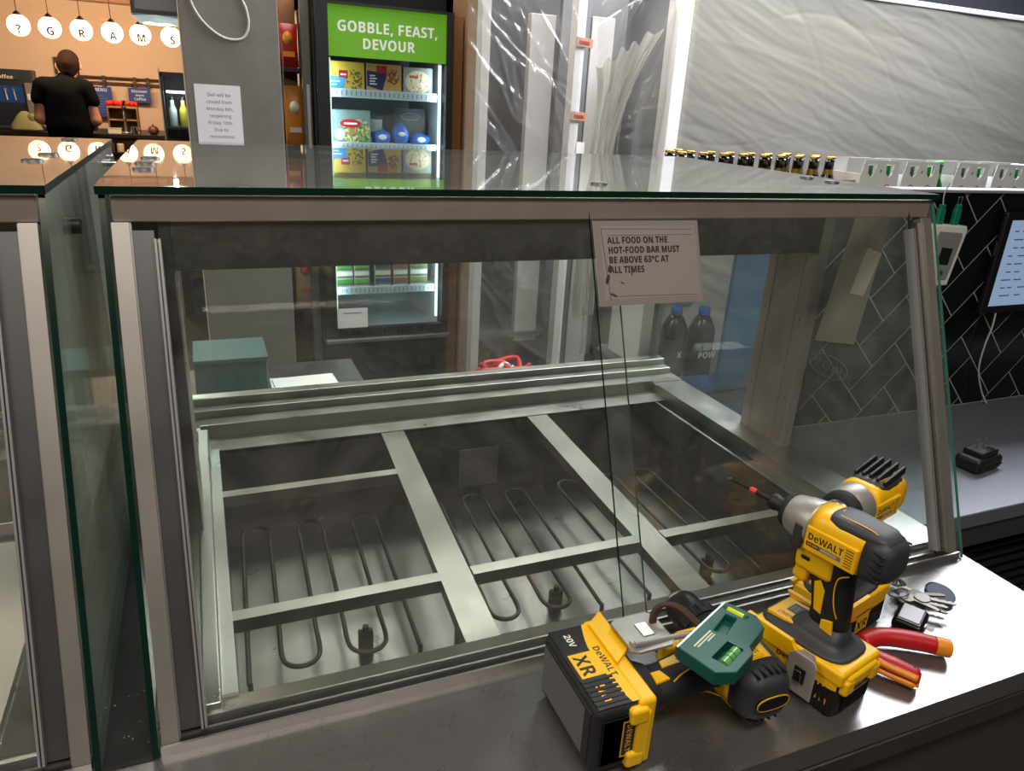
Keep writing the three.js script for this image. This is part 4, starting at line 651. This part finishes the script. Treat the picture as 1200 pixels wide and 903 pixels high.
{
  const t = thing('wrapped_chiller', 'long grey chiller behind the beer bottles, wrapped in wrinkled translucent polythene', 'chiller', [0, 0, 0]);
  mk('end_frame', rspan(2.066, 2.13, FLOOR, 1.25, -2.46, -2.36, .004), std(0xdcdbd9, .5), t); mk('side_edge', span(2.13, 2.20, FLOOR, 1.25, -2.47, -2.43), std(0xb0b1b2, .5), t);
  mk('front_panel', span(2.2, 5.2, FLOOR, 1.19, -3.0, -2.47), std(0x77797a, .6), t); mk('top_edge', rspan(2.13, 5.2, 1.19, 1.215, -3.0, -2.41, .004), std(0xb9bcc4, .4), t);
  mk('polythene_sheet', sheet(2.10, 5.2, -.5, 1.205, 420, 230, (x, y) => { const v = 1.2 - y, d = y + .5 * Math.sqrt(Math.max(0, x - 2)); return [x, y, -2.42 + .01 * nz(x * .9, d * 2.2, 1) + .0035 * nz(x * 1.3, d * 14, 6) + .010 * ridge(d * 2.1 + .5 * nz(x * .7, d * 1.5, 3)) * Math.max(0, .2 + nz(x * .9, d * 2, 9)) + .0014 * nz(x * 6, d * 44, 2) + cr3(x, y)]; }), filmThick, t);
  const st = thing('yellow_sticker', 'small yellow sticker near the top of the wrapped chiller frame', 'sticker', [2.165, 1.06, -2.4295]); mk('sticker', rb(.05, .06, .001, .0004), std(0xc7b83a, .6), st);
}
{
  const t = thing('cardboard_box', 'low brown cardboard box on the floor beside the fridge', 'box', [1.30, FLOOR, -2.14]); mk('carton', rspan(-.17, .24, 0, .36, -.13, .13, .004), std(0x9a7454, .8), t); mk('flap', [box(.39, .004, .12, .03, .367, .065, .04), box(.39, .004, .12, .03, .367, -.065, -.04)], std(0xa37c5a, .8), t);
  const r = thing('barrier_tape', 'crumpled red and white tape lying on the cardboard box', 'tape', [1.20, FLOOR + .378, -2.13]); const pts = []; for (let i = 0; i < 26; i++) pts.push([rr(-.09, .16), rr(.008, .09), rr(-.08, .08)]); mk('red_tape', tube(pts, .012, 200, 5), std(0xb92d26, .45), r); const p2 = []; for (let i = 0; i < 9; i++) p2.push([rr(-.08, .15), rr(.01, .09), rr(-.08, .09)]); mk('white_tape', tube(p2, .011, 90, 5), std(0xd8cfc8, .5), r);
  const tb = thing('added_table', 'added low steel table behind the glass cabinet carrying the solid reflection shapes', 'table', [0, 0, 0]); mk('table_top', rspan(-.35, .55, -.31, -.275, -1.95, -1.3, .003), steelDull, tb); for (const [x, z] of [[-.32, -1.9], [.52, -1.9], [-.32, -1.34], [.52, -1.34]]) mk('leg', cyl(.016, .016, .56, 12, x, FLOOR + .28, z), steelDull, tb);  // table added only to hold the solid stand-ins for rear glass reflections
  const cr = thing('reflection_crate', 'added teal crate shape standing in for a teal reflection in the rear glass', 'crate', [.13, -.2745, -1.66]); mk('body', [rb(.20, .15, .006, .003, 0, .08, .09), rb(.20, .15, .006, .003, 0, .08, -.09), rb(.006, .15, .18, .003, -.1, .08, 0), rb(.006, .15, .18, .003, .1, .08, 0), rb(.2, .006, .18, .002, 0, .004, 0), rb(.21, .014, .20, .003, 0, .155, .0)], std(0x4f6b68, .55), cr);  // solid teal shape added in place of a reflection in the rear pane
  const wp = thing('reflection_stack', 'added white stack shape standing in for a white reflection in the rear glass', 'paper', [.34, -.2745, -1.6]); mk('white_slabs', [rb(.2, .05, .14, .003, 0, .025, 0), rb(.19, .004, .13, .001, .005, .052, .005, 0, .05, 0)], paper, wp); mk('blue_band', rb(.202, .012, .142, .003, 0, .03, 0), std(0x7f9dc4, .6), wp);  // white stack with blue band added in place of a rear pane reflection
}

// ---------------------------------------------------------------- coffee bar along the back wall
{
  const t = thing('back_counter', 'dark topped coffee bar counter along the orange back wall', 'counter', [0, 0, 0]);
  mk('worktop', rspan(-3.2, .9, .185, .215, -7.45, -6.62, .003), std(0x17130f, .35), t); mk('front_panel', span(-3.2, .9, FLOOR, .185, -7.45, -6.70), std(0x7a4630, .7), t); mk('under_shelf', [span(-.75, -.45, .06, .07, -6.70, -6.60), span(-.75, -.45, -.1, -.09, -6.70, -6.60)], std(0x1a1512, .6), t);
  const jars = ['amber', 'cream', 'brown', 'pale']; jars.forEach((c, i) => { const j = thing('jar', c + ' jar on the small shelf under the coffee bar top', 'jar', [-.71 + i * .07, .0705, -6.645]); mk('glass', lathe([[0, 0], [.026, 0], [.028, .004], [.028, .06], [.022, .072], [0, .072]], 18), std([0xa8743a, 0xd8c8a8, 0x5a3420, 0xcfc0a0][i], .3), j); mk('lid', cyl(.023, .023, .012, 18, 0, .078, 0), blackM, j); });
}
{
  const t = thing('wall_rail', 'dark double rail with hooks along the orange back wall', 'rail', [0, 0, 0]); mk('rod', [rod([-.95, .655, -7.44], [.4, .655, -7.44], .008), rod([-.95, .61, -7.44], [.4, .61, -7.44], .008)], std(0x4b2f22, .5, .4), t); for (const x of [-.63, -.38, -.27, .1]) mk('hook', rb(.03, .09, .06, .004, x, .625, -7.47), std(0x3a241c, .5), t);
  const blue = std(0x1c2f7c, .5); const sg = (x0, x1, y0, y1, lb, lines, skew) => { const w = x1 - x0, h = y1 - y0; const s = thing('menu_board', lb, 'sign', [(x0 + x1) / 2, y0, -7.40]); const tx = canvasTex(256, Math.round(256 * h / w), (g, W, Hh) => { g.fillStyle = '#1b2c78'; g.fillRect(0, 0, W, Hh); g.fillStyle = '#c9d0f0'; g.textAlign = 'center'; lines.forEach(([s2, y, z]) => { g.font = `bold ${z}px sans-serif`; g.fillText(s2, W * .5, Hh * y, W * .86); }); if (h > .2) { g.fillStyle = '#5a6cb4'; for (let i = 0; i < 7; i++) g.fillRect(W * .12, Hh * (.3 + i * .09), W * (.5 + .2 * (i % 2)), 5); } }); mk('board', span(-w / 2, w / 2, 0, h, -.006, .006), Array.from({ length: 6 }, (_, k) => k === 4 ? std(0xffffff, .5, 0, { map: tx }) : blue), s); mk('hanger', [rod([-w * .3, h, 0], [-w * .3, .61 - y0, -.02], .003), rod([w * .3, h, 0], [w * .3, .61 - y0, -.02], .003)], blackM, s); };
  sg(-.76, -.575, .32, .575, 'tall blue menu board hanging beside the man in black', [['MENU', .16, 54]]); sg(-.44, -.255, .455, .58, 'small blue board hanging above the red fruit stand', [['Discover', .32, 44], ['more', .58, 40], ['Coffee', .85, 44]]);
}
{
  const t = thing('fruit_stand', 'small wooden shelf stand with red fruit on its top', 'shelf', [-.46, .2155, -6.86]); const wd = std(0x8f6a3c, .7); mk('shelf', [rspan(-.12, .115, .2, .215, -.08, .08, .002), rspan(-.12, .115, .1, .112, -.08, .08, .002), rspan(-.12, .115, .0, .01, -.08, .08, .002)], wd, t); mk('side', [span(-.12, -.108, .01, .2, -.08, .08), span(.103, .115, .01, .2, -.08, .08), span(-.108, .103, .01, .2, -.08, -.07)], std(0x6b4c2c, .7), t);
  let s = null; const G = 'red fruit on the wooden stand'; for (let i = 0; i < 11; i++) { const at = [-.565 + i * .0205, .431 + .0215 + (i % 2) * .004, -6.80 - (i % 3) * .022]; if (!s) { s = thing('red_fruit', ORD[i] + ' shiny red fruit on the wooden stand counted from the tall blue menu board', 'fruit', at, 0, G); mk('skin', new THREE.SphereGeometry(.021, 16, 12), std(0xd8281a, .3), s); mk('stalk', cyl(.0015, .002, .008, 6, 0, .022, 0), std(0x3a5a20, .7), s); } else copyOf(s, ORD[i] + ' shiny red fruit on the wooden stand counted from the tall blue menu board', at, i, G); }
  const tap = thing('beer_tap', 'chrome tap column in front of the red fruit stand', 'tap', [-.445, .2155, -6.72]); mk('column', [lathe([[0, 0], [.03, 0], [.03, .01], [.014, .02], [.012, .19], [.018, .2], [.018, .22], [.012, .235], [0, .235]], 20)], chrome, tap); mk('spout', [tube([[0, .17, .01], [0, .175, .05], [0, .13, .06]], .007, 16, 8)], chrome, tap); mk('handle', [rod([0, .22, .01], [.01, .262, .03], .007, .011)], blackM, tap);
  const cup = thing('steel_jug', 'steel milk jug beside the chrome tap', 'jug', [-.385, .2155, -6.70]); mk('body', lathe([[0, 0], [.026, 0], [.028, .01], [.024, .055], [.026, .062], [.024, .062], [.022, .012], [0, .01]], 20), chrome, cup); mk('handle', T(new THREE.TorusGeometry(.018, .003, 8, 16), .032, .034, 0), chrome, cup);
  const tr = thing('white_tray', 'pale tray behind the chrome tap on the coffee bar', 'tray', [-.53, .2155, -6.70]); mk('tray', rb(.1, .04, .08, .004, 0, .02, 0), std(0xd6c6b4, .6), tr); mk('rim', rb(.106, .006, .086, .002, 0, .042, 0), std(0xbfae9a, .6), tr);
  const rw = thing('round_pot', 'round brown pot on the coffee bar near the glass cabinet', 'pot', [-.235, .2155, -6.72]); mk('body', lathe([[0, 0], [.025, 0], [.04, .02], [.042, .045], [.03, .065], [.02, .07], [0, .07]], 20), std(0x5c3524, .35), rw); mk('lid_knob', new THREE.SphereGeometry(.009, 12, 8).translate(0, .076, 0), std(0x3c2218, .4), rw);
  const br = thing('bread_bag', 'pale salad bag in front of the coffee machine', 'bag', [-1.16, .2155, -6.66]); mk('bag', loft(Array.from({ length: 8 }, (_, i) => { const u = i / 7; return sq(18, .12 * Math.sqrt(1.02 - u), .05 * Math.sqrt(1.02 - u), .8, (a, b) => [a * (1 + .2 * nz(a * 20, u * 4)), u * .15, b]); })), std(0x8f8a5c, .5), br); mk('leaf', [T(new THREE.SphereGeometry(.04, 12, 8), .05, .1, .02).scale(1, 1, .6)], std(0x6f7f3a, .6), br);
  const bb = thing('black_tray', 'wide black drip tray below the coffee machine', 'tray', [-1.22, .2155, -6.66 - .13]); mk('tray', rspan(-.3, .2, 0, .02, -.1, .03, .003), blackM, bb); mk('grill', [0, 1, 2, 3, 4].map(i => span(-.28, .18, .02, .023, -.08 + i * .022, -.072 + i * .022)), steelDull, bb);
  const cm = thing('coffee_machine', 'dark coffee machine with blue lit front beside the man', 'coffee machine', [-1.25, .2155, -7.08]); mk('body', [rspan(-.25, .12, 0, .46, -.2, .0, .006)], std(0x141a26, .4), cm); mk('top_sign', rspan(-.24, .02, .38, .45, .0, .012, .003), std(0x1a1a1e, .5), cm); mk('sign_script', [label3('coffee', .03).translate(-.08, .4, .0122)], std(0xc9bda8, .5), cm); mk('blue_panel', span(-.2, .04, .2, .33, .0, .006), std(0x10294a, .3, 0, { emissive: 0x14365e, emissiveIntensity: .5 }), cm);
  for (const x of [-.15, -.09, -.03]) mk('spout', [rod([x, .30, .015], [x + .008, .22, .02], .006), rb(.02, .02, .03, .004, x, .3, .012)], steelLight, cm); mk('side_tower', rspan(.06, .13, .0, .36, .002, .05, .004), std(0x6a6258, .5), cm); mk('white_button', [rb(.05, .05, .01, .004, .095, .25, .052)], std(0xd0ccc4, .4), cm);
  const pf = thing('wall_board', 'small dark framed board on the wall behind the man', 'frame', [-.92, .66, -7.49]); mk('frame', rspan(-.09, .1, 0, .14, 0, .02, .003), std(0x2a1a16, .6), pf); mk('board', span(-.075, .085, .015, .125, .02, .022), std(0x42302a, .7), pf);
  const sk = thing('wall_switch', 'pale square wall plate high on the orange wall', 'switch', [-.575, 1.10, -7.495]); mk('plate', rb(.075, .09, .01, .003), std(0xe6b890, .6), sk); mk('rocker', rb(.03, .04, .006, .002, 0, 0, .006), std(0xdcae88, .5), sk);
  const gc = thing('glass_cupboard', 'dark glass cupboard with a white tube lamp beside the pillar', 'cupboard', [0, 0, 0]);
  mk('carcass', [span(-.085, -.07, FLOOR, .69, -5.3, -4.8), span(-.085, .55, .675, .70, -5.3, -4.8), span(-.07, .55, FLOOR, .69, -5.3, -5.28), span(.535, .55, FLOOR, .675, -5.28, -4.8), span(-.07, .535, .36, .375, -5.28, -4.82), span(-.07, .535, FLOOR, .2, -5.28, -4.82)], std(0x33302c, .5, .3), gc); mk('door_pane', span(-.07, .535, .2, .675, -4.806, -4.802), glassClear, gc); mk('tube_lamp', cyl(.008, .008, .55, 12, .22, .585, -4.86, 0, 0, Math.PI / 2), std(0xffffff, .5, 0, { emissive: 0xf2fbff, emissiveIntensity: 2 }), gc); const pl = new THREE.PointLight(0xeaf6ff, .12); pl.position.set(.02, .56 + Y0, -4.88); scene.add(pl);
  mk('edge_strip', span(-.088, -.082, FLOOR, .72, -4.8, -4.79), std(0xb0a890, .4), gc);
  [['clear', 0xb8c4c0, -.03], ['yellow', 0xc8b84a, .035], ['grey', 0x9aa09c, .09]].forEach(([n, c, x]) => { const b = thing('cupboard_bottle', n + ' bottle inside the lit glass cupboard', 'bottle', [x, .3755, -4.95]); mk('glass', lathe([[0, 0], [.025, 0], [.026, .1], [.012, .13], [.012, .16], [0, .16]], 16), std(c, .25), b); mk('cap', cyl(.013, .013, .018, 14, 0, .168, 0), blackM, b); });
}
// ---------------------------------------------------------------- globe lamps with letters
{
  const L = ['?', 'G', 'R', 'A', 'M', 'S'], xs = [-1.023, -.826, -.623, -.419, -.228, -.012], say = ['a faint curved mark', 'the letter G', 'the letter R', 'the letter A', 'the letter M', 'the letter S'];
  const glow = std(0xfff4e0, .4, 0, { emissive: 0xffe2b0, emissiveIntensity: 2.6 });
  xs.forEach((x, i) => {
    const t = thing('globe_lamp', 'glowing white globe lamp bearing ' + say[i] + ' above the coffee bar', 'lamp', [x, .97, -6.2]);
    mk('globe', new THREE.SphereGeometry(.074, 32, 24), glow, t); mk('cap', lathe([[0, .095], [.008, .094], [.02, .082], [.03, .07], [.03, .066], [0, .066]], 20), std(0x4a3020, .5), t); mk('cord', rod([0, .09, 0], [0, CEIL - .97, 0], .0028), std(0x30221a, .6), t);
    const g = label3(L[i], .052, .002); g.translate(.008, -.026, 0); const p = g.attributes.position; for (let k = 0; k < p.count; k++) { const X = p.getX(k), Yy = p.getY(k); p.setZ(k, p.getZ(k) + Math.sqrt(Math.max(.001, .0752 ** 2 - X * X - Yy * Yy)) + .0025); } mk('letter', g, std(0x4a3a66, .6), t);
    const l = new THREE.PointLight(0xffdcb4, GLOBE_LIGHT); l.position.set(x, .97 + Y0, -6.2); l.shadow.radius = 3; l.castShadow = true; scene.add(l);
  });
  const t = thing('added_wall_wash', 'added unseen strip lamp above the coffee bar washing the back wall with warm light', 'lamp', [-.6, CEIL - .03, -6.9]); mk('housing', rb(1.6, .03, .12, .006, 0, .014, 0), white, t); mk('lamp_diffuser', span(-.78, .78, -.004, .0, -.05, .05), std(0xffffff, .5, 0, { emissive: 0xffb878, emissiveIntensity: 1 }), t);
  const r = new THREE.RectAreaLight(0xffd8b4, BACK_WASH * 6, 1.56, .1); r.position.set(-.6, CEIL - .036 + Y0, -6.9); r.lookAt(-.6, .3 + Y0, -7.6); scene.add(r);  // wash light and its strip housing added out of view to brighten the back wall
}
// ---------------------------------------------------------------- the man at the coffee bar
function field(bones, k) {                          // smooth union of tapered capsules and ellipsoid-like blobs
  const B = bones.map(([a, b, ra, rb2, sx = 1, sz = 1]) => { const d = [b[0] - a[0], b[1] - a[1], b[2] - a[2]]; return { a, d, l2: d[0] ** 2 + d[1] ** 2 + d[2] ** 2 || 1e-9, ra, rb2, sx, sz }; });
  return (x, y, z) => { let D = 1e3; for (const { a, d, l2, ra, rb2, sx, sz } of B) { const px = (x - a[0]) / sx, py = y - a[1], pz = (z - a[2]) / sz; const u = Math.max(0, Math.min(1, (px * d[0] / sx + py * d[1] + pz * d[2] / sz) / l2)); const qx = px - u * d[0] / sx, qy = py - u * d[1], qz = pz - u * d[2] / sz; const e = (Math.sqrt(qx * qx + qy * qy + qz * qz) - (ra + (rb2 - ra) * u)) * Math.min(1, sx, sz); if (D > 500) D = e; else { const h = Math.max(0, Math.min(1, .5 + .5 * (e - D) / k)); D = e + (D - e) * h - k * h * (1 - h); } } return D; };
}
function skin(f, c, half, res) {
  const mc = new MarchingCubes(res, new THREE.MeshStandardMaterial(), false, false, 400000); mc.isolation = 0; const hs = res / 2;
  for (let k = 0; k < res; k++) for (let j = 0; j < res; j++) for (let i = 0; i < res; i++) mc.field[k * res * res + j * res + i] = -f(c[0] + (i - hs) / hs * half, c[1] + (j - hs) / hs * half, c[2] + (k - hs) / hs * half);
  mc.update(); const n = mc.count, g = new THREE.BufferGeometry(), p = new Float32Array(n * 3); for (let i = 0; i < n; i++) for (let j = 0; j < 3; j++) p[3 * i + j] = mc.positionArray[3 * i + j] * half + c[j];
  g.setAttribute('position', new THREE.BufferAttribute(p, 3)); g.setAttribute('normal', new THREE.BufferAttribute(mc.normalArray.slice(0, n * 3), 3)); return metric(g);
}
{
  const t = thing('person', 'man in black short sleeved shirt seen from behind working at the coffee bar', 'person', [-.81, FLOOR, -6.31]);
  const S = 1, arm = (s, e = 0) => [[[s * .15, 1.44, -.01], [s * .19, 1.20, .0], .047 + e, .037 + e]], fore = (s) => [[[s * .19, 1.20, 0], [s * .15, 1.16, -.2], .037, .028]];
  const torso = (e = 0) => [[[0, .95, 0], [0, 1.15, 0], .118 + e, .112 + e, 1.22, .85], [[0, 1.15, 0], [0, 1.37, -.015], .112 + e, .115 + e, 1.3, .85], [[-.115, 1.43, -.015], [.115, 1.43, -.015], .066 + e, .066 + e], [[0, 1.43, -.02], [.02, 1.50, -.045], .075 + e * .5, .055 + e * .5]];
  const head = [[[.01, 1.46, -.03], [.035, 1.54, -.065], .056, .056], [[.04, 1.585, -.085], [.045, 1.61, -.08], .078, .084, .94, 1.12], [[.04, 1.54, -.13], [.04, 1.525, -.15], .05, .035], [[.043, 1.575, -.18], [.043, 1.562, -.187], .012, .014], [[-.037, 1.595, -.075], [-.041, 1.57, -.07], .013, .010, .7, 1.2], [[.125, 1.595, -.075], [.129, 1.57, -.07], .013, .010, .7, 1.2]];
  const legs = (e = 0) => [-1, 1].flatMap(s => [[[s * .085, .93, 0], [s * .1, .5, -.01], .088 + e, .058 + e], [[s * .1, .5, -.01], [s * .1, .09, .02], .056 + e, .04 + e]]);
  const feet = [-1, 1].map(s => [[s * .1, .045, .03], [s * .11, .035, -.15], .042, .036]);
  const body = [...torso(-.004), ...arm(-1), ...arm(1), ...fore(-1), ...fore(1), ...head, ...legs(-.006), ...feet];
  const parts = [skin(field(body, .02), [0, .86, -.05], .92, 150)];
  for (const s of [-1, 1]) { const w = [s * .15, 1.16, -.2], fg = [[w, [s * .14, 1.145, -.27], .027, .026, 1, 1]]; for (let k = 0; k < 4; k++) { const x = s * (.162 - k * .017), l = [.026, .031, .029, .022][k]; fg.push([[x, 1.14, -.285], [x, 1.13, -.285 - l], .0088, .008], [[x, 1.13, -.285 - l], [x, 1.108, -.29 - l], .008, .007]); } fg.push([[s * .125, 1.145, -.235], [s * .105, 1.125, -.265], .0105, .009], [[s * .105, 1.125, -.265], [s * .105, 1.11, -.29], .009, .008]); parts.push(skin(field(fg, .006), [s * .138, 1.13, -.262], .1, 64)); }
  const sk = std(0xb07a5c, .6), m = mk('body', parts, sk, t);
  mk('shirt', skin(field([...torso(.008), ...[-1, 1].map(s => [[s * .15, 1.435, -.01], [s * .178, 1.345, -.004], .058, .055])], .025), [0, 1.2, 0], .36, 80), new THREE.MeshPhysicalMaterial({ color: 0x07080a, roughness: .95, specularIntensity: .15 }), m);
  mk('trousers', skin(field([[[0, .93, 0], [0, .98, 0], .115, .12, 1.2, .86], ...legs(.008)], .02), [0, .52, 0], .56, 90), std(0x1b1d24, .85), m);
  mk('hair', skin(field([[[.045, 1.605, -.066], [.047, 1.628, -.085], .085, .078, .95, 1.08], [[.04, 1.555, -.035], [.043, 1.6, -.04], .056, .07]], .02), [.045, 1.6, -.06], .14, 70), new THREE.MeshPhysicalMaterial({ color: 0x1c0f09, roughness: .95, specularIntensity: .2 }), m);
  for (const x of [.01, .075]) mk('eye', new THREE.SphereGeometry(.011, 12, 8).translate(x, 1.6, -.165), std(0xe8e4e0, .3), m); mk('mouth', rb(.035, .007, .008, .003, .041, 1.535, -.178), std(0x8c4a44, .6), m);
  for (const s of [-1, 1]) mk('shoe', loft([[.09, .05], [.07, .055], [.03, .055], [0, .058]].map(([y, r]) => sq(20, r * .95, r * 2.2, .8, (a, b) => [s * .105 + a, y, b - .055]))), blackM, m);
}
renderer.render(scene, camera);
